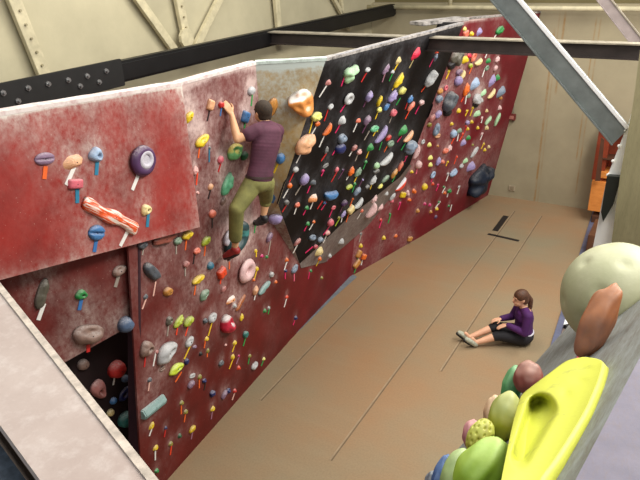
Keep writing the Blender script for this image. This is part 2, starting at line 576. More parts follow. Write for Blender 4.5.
# fan of patches covering the plane polygon
def lerpK(a, b, t): return a.lerp(b, t)
t_ = lambda t: T3.lerp(T4, t)
black.patch(Kin[0], Kin[1], t_(.16), T3)
tri(black, L1, Kin[0], T3)
black.patch(Kin[1], Kin[2], t_(.42), t_(.16))
black.patch(Kin[2], Kin[3], t_(.62), t_(.42))
black.patch(Kin[3], Kin[4], t_(.78), t_(.62))
black.patch(Kin[4], Kin[5], t_(.9), t_(.78))
black.patch(Kin[5], K3, T4, t_(.9))
tan = Panel('tan_climbing_panel', TAN)
tan.patch(LB, L1, T3, T2); tri(tan, LB, L2, L1)
gry = Panel('grey_climbing_facet', GRYF)
Gout = [hitM(300.5, 268), hitM(325, 262), hitM(344, 246), hitM(367, 226), hitM(393, 194), hitM(411, 166)]
Gout = [p + Vector((.01, 0, 0)) for p in Gout]
for i in range(5): gry.patch(Gout[i], Gout[i+1], Kin[i+1], Kin[i], .04)
# upper left slab: near to far
S_A = onx(-60, 121, -3.86); S_B = Vector((-3.87, 4.14, 4.0)); S_C = onx(200, 227, -3.85); S_D = onx(-60, 296, -3.83)
slab = Panel('red_overhanging_slab', RED); slab.patch(S_D, S_C, S_B, S_A)
# recessed panels under it
R_A = onx(-40, 270, -4.12); R_B = onx(131, 235, -4.0); R_C = onx(137, 322, -4.0); R_D = onx(-40, 421, -4.12)
rec = Panel('red_recessed_panel', REDP); rec.patch(R_D, R_C, R_B, R_A)
R_A.z += .3
low = Panel('dark_lower_panel', simple('shaded_maroon_paint', (34, 15, 18), .8))  # near-black colour paints in the shadow of the recess
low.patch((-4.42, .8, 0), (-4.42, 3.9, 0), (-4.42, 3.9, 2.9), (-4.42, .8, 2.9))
panels = [main, far, black, tan, gry, slab, rec, low]
bvhs = [(p, p.bvh()) for p in panels]
def hit(px, py, off=0.0):
    d = ray(px, py).normalized(); best = None
    for p, b in bvhs:
        h = b.ray_cast(CAM, d)
        if h[0] is not None and (best is None or h[3] < best[3]): best = (h[0], h[1], p, h[3])
    if best is None: return None
    co, n, p, dist = best
    if n.x < 0: n = -n
    if off:
        q = onplane(px, py, co+n*off, n); dist = (q-CAM).length; co = q-n*off
    return co, n, p, dist

# place every hold on whatever panel it is bolted to
SLIDE = {'slab': []}
for h in holds:
    r = hit(h['x'], h['y'])
    assert r, (h['x'], h['y'])
    co, n, P, dist = r
    k = dist/F; h['k'] = k; W = (h['W']+.6)*k*.56; L = (h['L']+.6)*k*.56
    dep = {'edge': .8, 'chip': .9, 'ring': .6, 'block': 1.0, 'wedge': 1.0, 'bigblob': 1.1, 'ball': 1.1, 'volume': .8, 'bar': 1.0}.get(h['shape'], 1.0)*min(W, L)
    dep = max(dep, .012)
    q = onplane(h['x'], h['y'], co+n*dep*.4, n); base = q-n*dep*.4
    e = onplane(h['x']+10*math.cos(h['ang']), h['y']-10*math.sin(h['ang']), base, n)
    # world direction of the long axis; blend with the isotropic one so oblique walls do not over-stretch
    U = (e-base); U = (U-n*U.dot(n)).normalized()
    h.update(P=P, pos=base, n=n, U=U, Lw=L, Ww=W, dep=dep, dist=dist)
def tape_pts(h):
    x0, y0, x1, y1 = h['tape'][1]; n = h['n']; p = h['pos']
    return onplane(x0, y0, p, n), onplane(x1, y1, p, n)

def chalk_of(P, v, rnd):
    c = 0
    for h in P.hl:
        d = v-h['pos']; r = max(h['Lw'], .03)
        dz = d.z-r*.9; dd = d.length_squared-d.z*d.z
        q = (dz*dz*.7+dd)/(r*r*2.2)
        if q < 6: c += h['cs']*math.exp(-q)
    return min(c, 1.0)
TOPZ = {'red_climbing_panel': 4.0, 'red_overhanging_slab': None, 'tan_climbing_panel': 4.0, 'black_climbing_panel': 4.0, 'far_climbing_panel': 3.95}
def finish_panel(P, label, thick=None):
    P.hl = [h for h in holds if h['P'] is P]
    for h in P.hl: h['cs'] = random.uniform(.15, .6) if P.name != 'black_climbing_panel' else random.uniform(.1, .45)
    me = mesh(P.name, P.vs, P.fs)
    bm = bmesh.new(); bm.from_mesh(me); bmesh.ops.remove_doubles(bm, verts=bm.verts, dist=.0005); bm.normal_update()
    bmesh.ops.recalc_face_normals(bm, faces=bm.faces)
    s = sum((f.normal.x for f in bm.faces))
    if s < 0: bmesh.ops.reverse_faces(bm, faces=bm.faces)
    bm.to_mesh(me); bm.free()
    at = me.attributes.new('chalk', 'FLOAT', 'POINT')
    for i, v in enumerate(me.vertices):
        c = chalk_of(P, v.co, random); z = v.co.z
        nzv = noise.noise(v.co*1.7)
        if P.name == 'red_climbing_panel':
            zone = math.exp(-((v.co.y-4.7)/.75)**2)*max(0, min(1, (z-1.6)/1.2)); c += .8*zone*(.8+nzv)
            c += max(0, .10+.4*nzv)*max(0, min(1, (z-.9)/1.5)); c += 1.4*max(0, min(1, (z-3.93)/.06))
            c += .15*max(0, nzv)
        elif P.name == 'red_overhanging_slab':
            f = (S_B.z-z) - (S_A-v.co).y/(S_A-S_B).y*0
            line = S_A.z+(S_B.z-S_A.z)*(v.co.y-S_A.y)/(S_B.y-S_A.y)
            lb = S_D.z+(S_C.z-S_D.z)*(v.co.y-S_D.y)/(S_C.y-S_D.y)
            c += 1.5*max(0, 1-(line-z)/.05)+.5*math.exp(-(line-z)/.12)*(1+nzv) + .35*math.exp(-(z-lb)/.05)
            c += .6*math.exp(-(4.15-v.co.y)/.08) + max(0, nzv)*.35
        elif P.name == 'tan_climbing_panel': c += 1.6*max(0, min(1, (z-3.86)/.1))+max(0, nzv)*.7
        elif P.name == 'black_climbing_panel':
            c += 1.6*max(0, min(1, (z-3.95)/.04))+.25*max(0, min(1, (z-3.8)/.2)) + max(0, nzv-.1)*.12
            if (v.co-L1).length < .35: c += .15
        elif P.name == 'far_climbing_panel': c += .12+.4*nzv-.05*(v.co.y-10); c += 1.2*max(0, min(1, (z-3.83)/.05))
        elif P.name == 'grey_climbing_facet': c += .35+.4*nzv
        else: c += max(0, nzv)*.5
        at.data[i].value = max(0, c)
    o = link(P.name, me, P.mat)
    m = o.modifiers.new('ply', 'SOLIDIFY'); m.thickness = thick or .02; m.offset = -1
    tag(o, label, 'climbing wall'); P.obj = o
    return o
finish_panel(main, 'large dark red climbing panel behind the climber, running down to the mat')
finish_panel(far, 'far purplish red climbing panel reaching the pale back wall')
finish_panel(black, 'black overhanging climbing panel crowded with taped holds')
finish_panel(tan, 'tan chalky climbing panel just right of the climber', .003)
finish_panel(gry, 'narrow worn grey facet under the slanting lower edge of the black panel')
finish_panel(slab, 'chalky bright red slab at upper left with the purple ring hold', .09)
finish_panel(rec, 'recessed red panel under the bright red slab', .06)
finish_panel(low, 'maroon panel coloured dark as shade, deep in the shadowed recess at lower left')
# closing faces behind the prow and the main panel's near end
def strip(name, pts, mat, off, label, cat='climbing wall'):
    bm = bmesh.new(); prism_bm(bm, pts, off); o = frommb(name, bm, mat); tag(o, label, cat); return o
MAR = simple('maroon_edge', (50, 18, 32), .7)
bk = Vector((-.35, 0, 0))
bm = bmesh.new(); prism_bm(bm, [BASE[0]+Vector((-.021, -.04, 0)), TOP[0]+Vector((-.021, -.04, -1.2)), TOP[0]+Vector((-.16, -.04, -1.2)), BASE[0]+Vector((-.16, -.04, 0))], (0, .03, 0))
tag(frommb('panel_end_board', bm, MAR), 'maroon upright end board where the large red panel turns the corner', 'board')
bm = bmesh.new()
for a, b in ((K3, T4), (Kin[5], K3)):
    prism_bm(bm, [a+Vector((-.02, .01, 0)), b+Vector((-.02, .01, 0)), b+Vector((-.38, .01, 0)), a+Vector((-.38, .01, 0))], (0, -.03, 0))
o = frommb('side_board', bm, simple('black_edge', (26, 22, 24), .7)); put(black.obj, o)

# caps on the wall tops (plywood edge lines)
CAPM = None
def cap(name, a, b, w, t, parent, mat):
    a = Vector(a); b = Vector(b); d = (b-a).normalized(); s = Vector((d.y, -d.x, 0)).normalized()
    if s.x > 0: s = -s
    n = 24; vs = []; fs = []
    for i in range(n+1):
        p = a.lerp(b, i/n); j = noise.noise(p*6)*.008
        for q in ((.004, -t), (.006, j*.5), (-w*.5, .006+j), (-w, j*.5), (-w, -t)):
            vs.append(p-s*-0+(-s)*q[0]*1+Vector((0, 0, q[1])) if q[0] > 0 else p+s*(-q[0])+Vector((0, 0, q[1])))
    for i in range(n):
        for k in range(4): fs.append((i*5+k, i*5+k+1, i*5+k+6, i*5+k+5))
    fs.append((0, 1, 2, 3, 4)); fs.append(tuple(n*5+k for k in (4, 3, 2, 1, 0)))
    me = mesh(name, vs, fs); o = link(name, me, mat, None, False); return put(parent, o)
def chalk_cap_mat(name, rgb, dark=(90, 85, 80)):
    k = NT(name); nz = k.noise(9, 6, .7); f = k.ramp(nz, .3, .55); MATS[name] = k.out(k.mix(f, lin(dark), lin(rgb)), .8, nz, .3, .01); return MATS[name]
capw = chalk_cap_mat('chalked_top_white', (226, 216, 212), (190, 150, 150)); capg = chalk_cap_mat('chalked_top_grey', (168, 162, 158), (46, 42, 42)); capt = chalk_cap_mat('chalked_top_teal', (200, 214, 208), (150, 160, 150))
cap('top_edge', S_A, S_B, .12, .03, slab.obj, capw)
cap('top_edge', TOP[1]+Vector((.004, 0, .003)), TOP[2]+Vector((.004, 0, .003)), .10, .03, main.obj, capw)
cap('top_edge', T2+Vector((0, 0, .004)), T3+Vector((0, 0, .004)), .10, .03, tan.obj, capt)
cap('top_edge', T3, T4, .09, .03, black.obj, capg)
cap('top_edge', TOP[4]-(TOP[5]-TOP[4])*.1, TOP[5], .08, .03, far.obj, capg)

# ---------------------------------------------------------------- the hall
def cardboard(name, rgb, rgb2, scale): pass
def floor_mat():
    k = NT('floor_mat_vinyl'); nz = k.noise(.42, 4, .6); n2 = k.noise(45, 4, .7)
    c = k.mix(k.ramp(nz, .35, .65), lin((142, 131, 106)), lin((158, 123, 90)))
    c = k.mix(k.math('MULTIPLY', k.ramp(n2, .4, .7), .35), c, lin((120, 102, 80)))
    n3 = k.noise(3.0, 5, .7, (.25, 2, 1)); c = k.mix(k.math('MULTIPLY', k.ramp(n3, .5, .8), .22), c, lin((162, 142, 114)))
    return k.out(c, .7, n2, .25, .004, spec=.25)
FL = floor_mat()
bm = bmesh.new()
prism_bm(bm, [(-4.9, .5, -.05), (-.98, .5, -.05), (-.98, 6.9, -.05), (-1.28, 13.0, -.05), (-4.9, 13.0, -.05)], (0, 0, .05))
tag(frommb('floor', bm, FL), kind='structure')
bm = bmesh.new(); box_bm(bm, (1.2, 6.5, -.12), 16, 15, .1)
tag(frommb('floor_slab', bm, simple('pale_concrete', (170, 150, 140), .8)), 'pale concrete floor beyond the edge of the brown mat', 'floor', kind='structure')
# seams of the mat
seam = simple('seam_tape', (160, 139, 112), .7)
seamd = simple('seam_dark', (112, 94, 72), .8)  # darker line laid beside each seam
def floor_strip(name, a, b, w, mat, z=.002, t=.003, label=None, cat=None, kind=None):
    a = Vector((a.x, a.y, z)); b = Vector((b.x, b.y, z)); d = (b-a).normalized(); s = Vector((-d.y, d.x, 0))*w/2
    bm = bmesh.new(); prism_bm(bm, [a-s, b-s, b+s, a+s], (0, 0, t)); o = frommb(name, bm, mat)
    return tag(o, label, cat, kind=kind)
for i, (p, q) in enumerate(((( 514, 211), (330, 460)), ((541, 216), (440, 371)), ((392, 262), (260, 400)))):
    a, b = onz(*p, 0), onz(*q, 0)
    floor_strip('trim_%d' % (i+1), a, b, .014, seam, kind='structure')
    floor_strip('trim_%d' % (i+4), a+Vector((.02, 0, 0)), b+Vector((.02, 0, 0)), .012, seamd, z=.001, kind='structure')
bt = simple('black_tape', (32, 26, 24), .6)
floor_strip('tape_strip', onz(506, 216, 0), onz(495, 231, 0), .11, bt, label='short thick black tape strip on the mat pointing at the back wall', cat='tape')
floor_strip('tape_strip', onz(488, 234, 0), onz(519, 241, 0), .075, bt, label='thinner black tape strip lying crosswise on the mat', cat='tape')
# bluish edge of the mat at the wall foot and at the right
blu = simple('blue_grey_vinyl', (118, 126, 134), .6)
bm = bmesh.new(); prism_bm(bm, [onz(p[0], p[1], .004) for p in ((256, 370), (300, 330), (330, 301), (357, 277), (352, 274), (325, 296), (296, 326), (262, 362))], (0, 0, .006))
tag(frommb('mat_edge_strip', bm, blu), 'blue grey strip between the mat and the foot of the red wall', 'mat edge')
bm = bmesh.new(); prism_bm(bm, [(-.98, .5, -.06), (-.9, .5, -.06), (-.9, 6.9, -.06), (-1.2, 12.9, -.06), (-1.28, 12.9, -.06), (-.98, 6.9, -.06)], (0, 0, .1))
tag(frommb('mat_border', bm, simple('blue_vinyl', (96, 100, 124), .5)), 'blue grey padded border along the right edge of the brown mat', 'mat edge')

def paint_wall_mat(name, rgb, streaks=(), axis=0, dark=None):
    k = NT(name); nz = k.noise(.9, 5, .6); c = lin(rgb)
    col = k.mix(k.ramp(nz, .3, .7), tuple(v*.8 for v in c[:3])+(1,), tuple(min(1, v*1.08) for v in c[:3])+(1,))
    sx = k.n('ShaderNodeSeparateXYZ'); k.l(k.tc.outputs['Object'], sx.inputs[0]); X = sx.outputs[axis]
    wob = k.math('MULTIPLY', k.noise(1.6, 3, .6), .02)
    for x0, w, st, z0, z1, rc in streaks:
        d = k.math('SUBTRACT', X, x0); ab = k.n('ShaderNodeMath', operation='ABSOLUTE'); k.l(d, ab.inputs[0])
        f = k.ramp(ab.outputs[0], w, w*.3)
        zz = sx.outputs[2]; fz = k.math('MULTIPLY', k.ramp(zz, z0-.15, z0), k.ramp(zz, z1+.15, z1))
        n2 = k.ramp(k.noise(7, 4, .7, (1, 1, .5)), .3, .6)
        f = k.math('MULTIPLY', k.math('MULTIPLY', f, fz), k.math('MULTIPLY', n2, st))
        col = k.mix(f, col, lin(rc))
    n5 = k.noise(40, 4)
    return k.out(col, .75, n5, .2, .006, spec=.25)
RU = (150, 112, 60)
FY = 12.9
xs = [ony(px, py, FY).x for px, py in ((545, 110), (582, 120), (589, 90), (556, 90), (567, 90), (599, 60))]
fw = paint_wall_mat('back_wall_paint', (164, 154, 128), [(xs[0], .03, .8, 0, 3.4, RU), (xs[1], .02, .6, 1.1, 3.6, RU), (xs[2]+.03, .02, .6, .4, 3.6, RU), (xs[3], .03, .7, 2.4, 3.7, RU), (xs[4]-.3, .02, .3, 0, 3.7, RU)])
bm = bmesh.new(); box_bm(bm, (-2.0, 13.0, 1.95), 9.0, .2, 4.0)
tag(frommb('wall_back', bm, fw), kind='structure')
bm = bmesh.new(); box_bm(bm, (-2.0, 13.15, 5.5), 9.0, .2, 3.4)
tag(frommb('wall_back_upper', bm, paint_wall_mat('upper_back_shaded', (112, 102, 70))), kind='structure')  # shade high on the back wall is put into a darker olive
bm = bmesh.new(); box_bm(bm, (-6.4, 7.0, 3.5), .2, 15, 7.2)
tag(frommb('wall_left', bm, paint_wall_mat('left_wall_paint', (182, 174, 146))), kind='structure')
# long pale pipe on the back wall
pale = simple('pale_steel_paint', (196, 186, 154), .55)
bm = bmesh.new(); cyl_bm(bm, ony(366, 7, 12.7), ony(660, 9.2, 12.7), .045)
pp = frommb('wall_pipe', bm, pale, smooth=True); tag(pp, 'long pale horizontal pipe high along the back wall', 'pipe')
bm = bmesh.new(); a = ony(450, 8, 12.72); cyl_bm(bm, a, a+Vector((0, 0, .6)), .04); put(pp, frommb('riser', bm, pale, smooth=True))
# little red box on the back wall, with its cord; a socket lower down
bm = bmesh.new(); c = ony(512, 117, 12.85); box_bm(bm, c, .15, .08, .13); rb = frommb('wall_box', bm, simple('box_red', (112, 48, 44), .5), bevel=.01)
tag(rb, 'small dark red box on the back wall beside the far red panel', 'box')
bm = bmesh.new(); box_bm(bm, c+Vector((0, -.045, 0)), .09, .01, .07); put(rb, frommb('cover', bm, simple('box_pink', (170, 110, 100), .5)))
bm = bmesh.new(); cyl_bm(bm, c+Vector((.02, 0, .06)), ony(514, 102, 12.87), .008, seg=6); put(rb, frommb('cord', bm, simple('cord_grey', (120, 110, 96), .6)))
bm = bmesh.new(); c = ony(512, 188, 12.88); box_bm(bm, c, .13, .02, .12); o = frommb('wall_socket', bm, simple('socket_grey', (178, 164, 140), .5), bevel=.004)
tag(o, 'pale square socket low on the back wall near the big dark volume', 'socket')
bm = bmesh.new(); box_bm(bm, c+Vector((0, -.012, 0)), .08, .008, .07); put(o, frommb('socket_plate', bm, simple('socket_dark', (150, 136, 112), .5)))

# posts and braces on the left wall
XW = -6.22
brace = [((8, -14), (45, 78), 15, 'pale upright post with bolt holes at the far left of the left wall', 'post'),
         ((130, -12), (180, 58), 10, 'pale diagonal brace slanting down to the right on the left wall', 'brace'),
         ((176, -12), (190, 58), 12, 'pale upright post between the two slanting braces', 'post'),
         ((226, -14), (192, 54), 9, 'pale diagonal brace slanting down to the left beside the post', 'brace'),
         ((275, -12), (280, 44), 9, 'pale upright post above where the black beams join', 'post'),
         ((329, -10), (350, 30), 5, 'thin pale diagonal brace on the left wall above the black panel', 'brace'),
         ((340, -10), (343, 26), 5, 'thin pale upright post above the black panel', 'post')]
for a, b, w, lab, cat in brace:
    A, B = onx(*a, XW), onx(*b, XW); k = ((A+B)/2-CAM).length/F
    root = beam_between('wall_post' if cat == 'post' else 'wall_brace', A, B, .05, w*k, (1, 0, 0), pale)
    root.data.transform(Matrix()); 
    # width must lie in the wall plane
    COL.objects.unlink(root)
    d = (B-A).normalized(); root = beam_between('wall_post' if cat == 'post' else 'wall_brace', A, B, w*k*.8, .06, (1, 0, 0), pale)
    tag(root, lab, cat)
    if cat == 'post' and w > 9:
        for i in range(5):
            bm = bmesh.new(); q = A.lerp(B, .25+.15*i)+Vector((.035, 0, 0)); cyl_bm(bm, q, q+Vector((.015, 0, 0)), .014, seg=8)
            put(root, frommb('bolt', bm, simple('bolt_dark', (150, 140, 110), .5)))
# gusset at the foot of the second post
g = onx(186, 38, XW+.05); bm = bmesh.new(); cyl_bm(bm, g-Vector((.02, 0, 0)), g+Vector((.03, 0, 0)), .13, seg=10)
tag(frommb('gusset_plate', bm, pale), 'round pale gusset plate where braces meet the middle post', 'plate')

# long black beam with its splice plate, and the cross beam
bstl = simple('black_steel', (15, 14, 15), .45, .2, 5, spec=.4)
xb = -5.75
Y0, Y1 = 1.2, 12.8
zt = 3.97
root = empty('black_roof_beam', (xb, Y0, 3.8)); tag(root, 'long black steel beam running along the left wall toward the back', 'beam')
bm = bmesh.new(); box_bm(bm, (xb, (Y0+Y1)/2, 3.82), .16, Y1-Y0, .24); put(root, frommb('beam_body', bm, bstl, bevel=.03))
ys = onx(118, 80, xb).y
bm = bmesh.new(); box_bm(bm, (xb+.09, (Y0+ys)/2, 3.825), .05, ys-Y0, .30); pl = put(root, frommb('splice_plate', bm, simple('black_plate', (14, 13, 13), .55, .3, 12), bevel=.008))
steel = simple('bolt_steel', (150, 150, 150), .35, metal=.7)
for i, (px, py) in enumerate(((3, 93), (18, 101), (28, 88), (48, 84), (68, 80), (80, 86), (87, 76), (99, 82), (106, 71))):
    q = onx(px, py, xb+.115); bm = bmesh.new(); cyl_bm(bm, q, q+Vector((.012, 0, 0)), .03, seg=6); cyl_bm(bm, q, q+Vector((.035, 0, 0)), .014, seg=8)
    put(root, frommb('bolt', bm, steel))
dust = simple('dusty_flange', (150, 142, 126), .8, .2)
def ibeam(name, a, b, w, h, up, m1, m2, label, tf=.018):
    a = Vector(a); b = Vector(b); d = (b-a).normalized(); up = Vector(up); s = d.cross(up).normalized(); u = s.cross(d)
    M = Matrix((s, d, u)).transposed(); L = (b-a).length; c = (a+b)/2
    root = empty(name, c); tag(root, label, 'beam')
    bm = bmesh.new(); box_bm(bm, c, w*.12, L, h-2*tf, M); put(root, frommb('web', bm, m1))
    bm = bmesh.new(); box_bm(bm, c+u*(h/2-tf/2), w, L, tf, M); put(root, frommb('top_flange', bm, m2, bevel=.002))
    bm = bmesh.new(); box_bm(bm, c-u*(h/2-tf/2), w, L, tf, M); put(root, frommb('bottom_flange', bm, m1, bevel=.002))
    return root
dk = simple('brown_black_steel', (44, 36, 34), .5, .2, 6)
# channel facing the camera: front plate plus flange
yb = 8.2
pL = ony(272, 36, yb); pR = ony(660, 42.8, yb)
z_ = (onx(270, 36, -5.66))
root = empty('cross_beam', (-3, yb, 3.85)); tag(root, 'dark horizontal steel cross beam spanning the hall above the climbing wall', 'beam')
bm = bmesh.new(); A = Vector((xb, yb, pL.z-.1)); B = Vector((1.6, yb, pR.z-.1)); 
def tilted(bm, A, B, w, h): 
    d = (B-A).normalized(); s = Vector((0, 1, 0)); u = -s.cross(d)*-1; u = d.cross(s)*-1
    if u.z < 0: u = -u
    M = Matrix((d, s, u)).transposed(); box_bm(bm, (A+B)/2, (B-A).length, w, h, M)
zc = ony(520, 39.2, yb).z
A = Vector((xb, yb, zc-.088)); B = Vector((1.6, yb, zc-.088))
tilted(bm, A, B, .12, .15); put(root, frommb('web', bm, dk))
bm = bmesh.new(); tilted(bm, A+Vector((0, -.02, .082)), B+Vector((0, -.02, .082)), .18, .016); put(root, frommb('top_flange', bm, dust))
bm = bmesh.new(); tilted(bm, A+Vector((0, -.02, -.082)), B+Vector((0, -.02, -.082)), .18, .016); put(root, frommb('bottom_flange', bm, dk))

# diagonal galvanised braces (channels) on the right
galv = simple('galvanised_steel', (126, 132, 130), .45, .12, 9, metal=.25)
gall = simple('galvanised_lit', (250, 250, 250), .4, .02)  # lit copy of the galvanised steel, brightness painted near white
galb = simple('pinkish_steel', (150, 138, 136), .5, .1)
def slant(name, l0, l1, r0, r1, y, m_face, m_top, label, edge=.16):
    # face polygon on the plane y=const; edges l (left/lower) and r (right/upper)
    l0 = (l1[0]+(l0[0]-l1[0])*2, l1[1]+(l0[1]-l1[1])*2); r0 = (r1[0]+(r0[0]-r1[0])*2, r1[1]+(r0[1]-r1[1])*2)
    a, b, c, d = ony(*l0, y), ony(*l1, y), ony(*r1, y), ony(*r0, y)
    root = empty(name, b); tag(root, label, 'beam')
    bm = bmesh.new(); prism_bm(bm, [a, b, c, d], (0, .012, 0)); put(root, frommb('web', bm, m_face))
    n = (d-a).normalized()
    e = (b-a).normalized(); up = (d-a); up = (up-e*up.dot(e)); w = up.length; up.normalize()
    bm = bmesh.new(); prism_bm(bm, [d, c, c-up*w*edge, d-up*w*edge], (0, -.012, 0)); put(root, frommb('top_flange', bm, m_top, bevel=.004))
    bm = bmesh.new(); prism_bm(bm, [a, b, b+up*w*.07, a+up*w*.07], (0, -.03, 0)); put(root, frommb('bottom_flange', bm, m_face, bevel=.003))
    return root
slant('diagonal_brace', (469, -26), (612, 145), (504, -22), (630, 127), 4.7, galv, gall, 'grey galvanised diagonal brace slanting down to the right corner, nearest of the beams', .19)
slant('diagonal_brace', (584, -16), (629, 42), (600, -16), (646, 42), 8.0, galb, dust, 'smaller pinkish grey diagonal brace meeting the cross beam at upper right', .15)

# loose grey boards on the wall top behind the black panel
bm = bmesh.new(); q = onz(447, 22, 4.0); box_bm(bm, q+Vector((-.15, .1, 0)), .3, .9, .05, Matrix.Rotation(-.5, 3, 'Z')); tag(frommb('loose_board', bm, capg, bevel=.01), 'worn grey board lying on the wall top behind the black panel', 'board')

# right hand structures -------------------------------------------------
beige = simple('beige_plywood', (160, 148, 106), .7, .1, 3)
def plywood(name, a, b, stretch):
    k = NT(name); n1 = k.noise(3, 6, .7, stretch); n2 = k.noise(30, 4, .6, stretch)
    c = k.mix(k.ramp(n1, .3, .7), lin(a), lin(b)); c = k.mix(k.math('MULTIPLY', k.ramp(n2, .5, .75), .4), c, tuple(v*.6 for v in lin(a)[:3])+(1,))
    return k.out(c, .75, n2, .25, .004)
ply = plywood('beige_ply', (140, 132, 98), (164, 154, 118), (5, 5, .7))
yp = 4.6
P1_ = [ony(px, py, yp) for px, py in ((640, 50), (633, 104), (620, 176), (609, 262))]
bm = bmesh.new(); prism_bm(bm, [P1_[0], P1_[1], P1_[2], P1_[3], P1_[3]+Vector((0, 0, -1.2)), P1_[3]+Vector((1.2, 0, -1.2)), P1_[0]+Vector((1.2, 0, 0))], (0, .04, 0))
tag(frommb('beige_panel', bm, ply), 'beige plywood panel standing at the right edge behind the pale dome hold', 'panel')
wht = simple('white_sheet', (250, 250, 248), .35, .01)
yw = 4.72
bm = bmesh.new(); prism_bm(bm, [ony(px, py, yw) for px, py in ((634, 104), (629, 121), (607, 177), (590, 262), (640, 270), (648, 104))], (0, .02, 0))
ws = frommb('white_sheet', bm, wht); tag(ws, 'bright white upright sheet edge left of the beige panel', 'sheet')
for px, py in ((625, 130), (619, 146), (613, 161), (608, 175)):
    bm = bmesh.new(); q = ony(px, py, yw-.01); bmesh.ops.create_icosphere(bm, subdivisions=1, radius=.014, matrix=Matrix.Translation(q))
    put(ws, frommb('screw_head', bm, wht))
bm = bmesh.new(); prism_bm(bm, [ony(px, py, 4.66) for px, py in ((607, 176), (621, 177), (613, 205), (603, 222), (601, 212))], (0, .05, 0))
tag(frommb('dark_bracket', bm, simple('dark_green_steel', (34, 38, 32), .5)), 'dark green steel bracket hanging below the diagonal brace end', 'bracket')
# wooden shelving by the back wall
wo = plywood('orange_wood', (205, 122, 48), (228, 148, 70), (2, 2, 6)); wr = simple('red_brown_wood', (140, 56, 26), .6); wd = simple('dark_wood', (84, 50, 30), .7)
root = empty('wooden_shelf', (-1.1, 12.4, 0)); tag(root, 'orange brown wooden shelf unit at the right end of the back wall', 'shelf')
def bx(name, p0, p1, y, d, m, parent):
    a = ony(*p0, y); b = ony(*p1, y); bm = bmesh.new(); box_bm(bm, ((a.x+b.x)/2, y+d/2, (a.z+b.z)/2), abs(b.x-a.x), d, abs(b.z-a.z)); return put(parent, frommb(name, bm, m, bevel=.005))
bx('cabinet_front', (592, 181), (625, 216), 12.2, .5, wo, root)
bx('side_post', (599, 130), (603, 181), 12.3, .3, wr, root)
bx('shelf', (599, 158), (632, 163), 12.25, .4, wd, root)
bx('top_board', (599, 128), (632, 133), 12.25, .4, wr, root)
bx('back_board', (602, 133), (632, 181), 12.6, .05, wr, root)
bx('lower_shelf', (601, 172), (632, 182), 12.22, .4, wo, root)
bx('plinth', (592, 216), (625, 240), 12.15, .4, wd, root)
bm = bmesh.new(); prism_bm(bm, [ony(px, py, 12.05) for px, py in ((601, 138), (604, 140), (600, 181), (595, 181))], (0, .05, 0))
tag(frommb('leaning_plank', bm, wd), 'dark plank leaning beside the orange wooden shelf', 'plank')
bm = bmesh.new(); q = onz(590, 238, .2); box_bm(bm, onz(597, 238, .2), .22, .8, .4); tag(frommb('wooden_bench', bm, simple('brown_wood', (100, 62, 38), .6), bevel=.01), 'low brown wooden bench beyond the mat border below the white sheet', 'bench')
bm = bmesh.new(); q = onz(567, 318, 0); box_bm(bm, q+Vector((0.05, .15, -.02)), .25, .7, .05); tag(frommb('white_board', bm, wht, bevel=.005), 'white board lying on the floor beside the mat border', 'board')
bm = bmesh.new(); cyl_bm(bm, onz(565, 327, .03), onz(569, 326, .03), .035); tag(frommb('black_roller', bm, bt), 'small black roller on the white floor board', 'roller')

# near left: the chalk dusted wall top and dark deck
def ledge_mat():
    k = NT('chalky_ledge'); n1 = k.noise(2.5, 8, .72); n2 = k.noise(14, 6, .7)
    c = k.mix(k.ramp(n1, .35, .65), lin((178, 160, 152)), lin((196, 180, 172))); c = k.mix(k.math('MULTIPLY', k.ramp(n2, .5, .75), .6), c, lin((218, 208, 202)))
    return k.out(c, .8, n2, .2, .003)
LM = ledge_mat()
e1, e2 = onz(0, 283, 4), onz(158, 480, 4); f1, f2 = onz(0, 425, 4), onz(40, 480, 4)
d1 = (e2-e1).normalized(); 
E1 = e1-d1*2.0; E2 = e2+d1*.35; d2 = (f2-f1).normalized(); F1 = f1-d2*2.3; F2 = f2+d2*.5
root = empty('chalky_wall_top', (E1.x, E1.y, 0)); tag(root, 'wide pinkish grey chalk dusted wall top crossing the lower left corner', 'wall top')
bm = bmesh.new(); prism_bm(bm, [E1, E2, F2, F1], (0, 0, -.03)); put(root, frommb('top_board', bm, LM))
dn = Vector((0, 0, -.031)); s = Vector((-d1.y, d1.x, 0)); 
ins = -s*.012
if (F1-E1).dot(ins) < 0: ins = -ins
bm = bmesh.new(); prism_bm(bm, [E1+dn+ins, E2+dn+ins, F2+dn-ins, F1+dn-ins], (0, 0, -3.9)); put(root, frommb('core', bm, simple('ply_core', (120, 96, 78), .8)))
bm = bmesh.new(); prism_bm(bm, [E1+Vector((0, 0, .0005)), E2+Vector((0, 0, .0005)), E2+ins*1.6+Vector((0, 0, .0005)), E1+ins*1.6+Vector((0, 0, .0005))], (0, 0, .004)); put(root, frommb('edge_strip', bm, simple('worn_edge', (206, 192, 178), .8, .2, 30)))
bm = bmesh.new(); prism_bm(bm, [F1+Vector((0, 0, -.06))+ins*3, F2+Vector((0, 0, -.06))+ins*.2, F2+Vector((-.2, -1.2, -.06)), F1+Vector((0, -1.6, -.06))], (0, 0, -.1))
tag(frommb('dark_deck', bm, simple('slate_carpet', (62, 72, 84), .9, .25, 40)), 'dark slate blue deck in the bottom left corner below the wall top', 'deck')

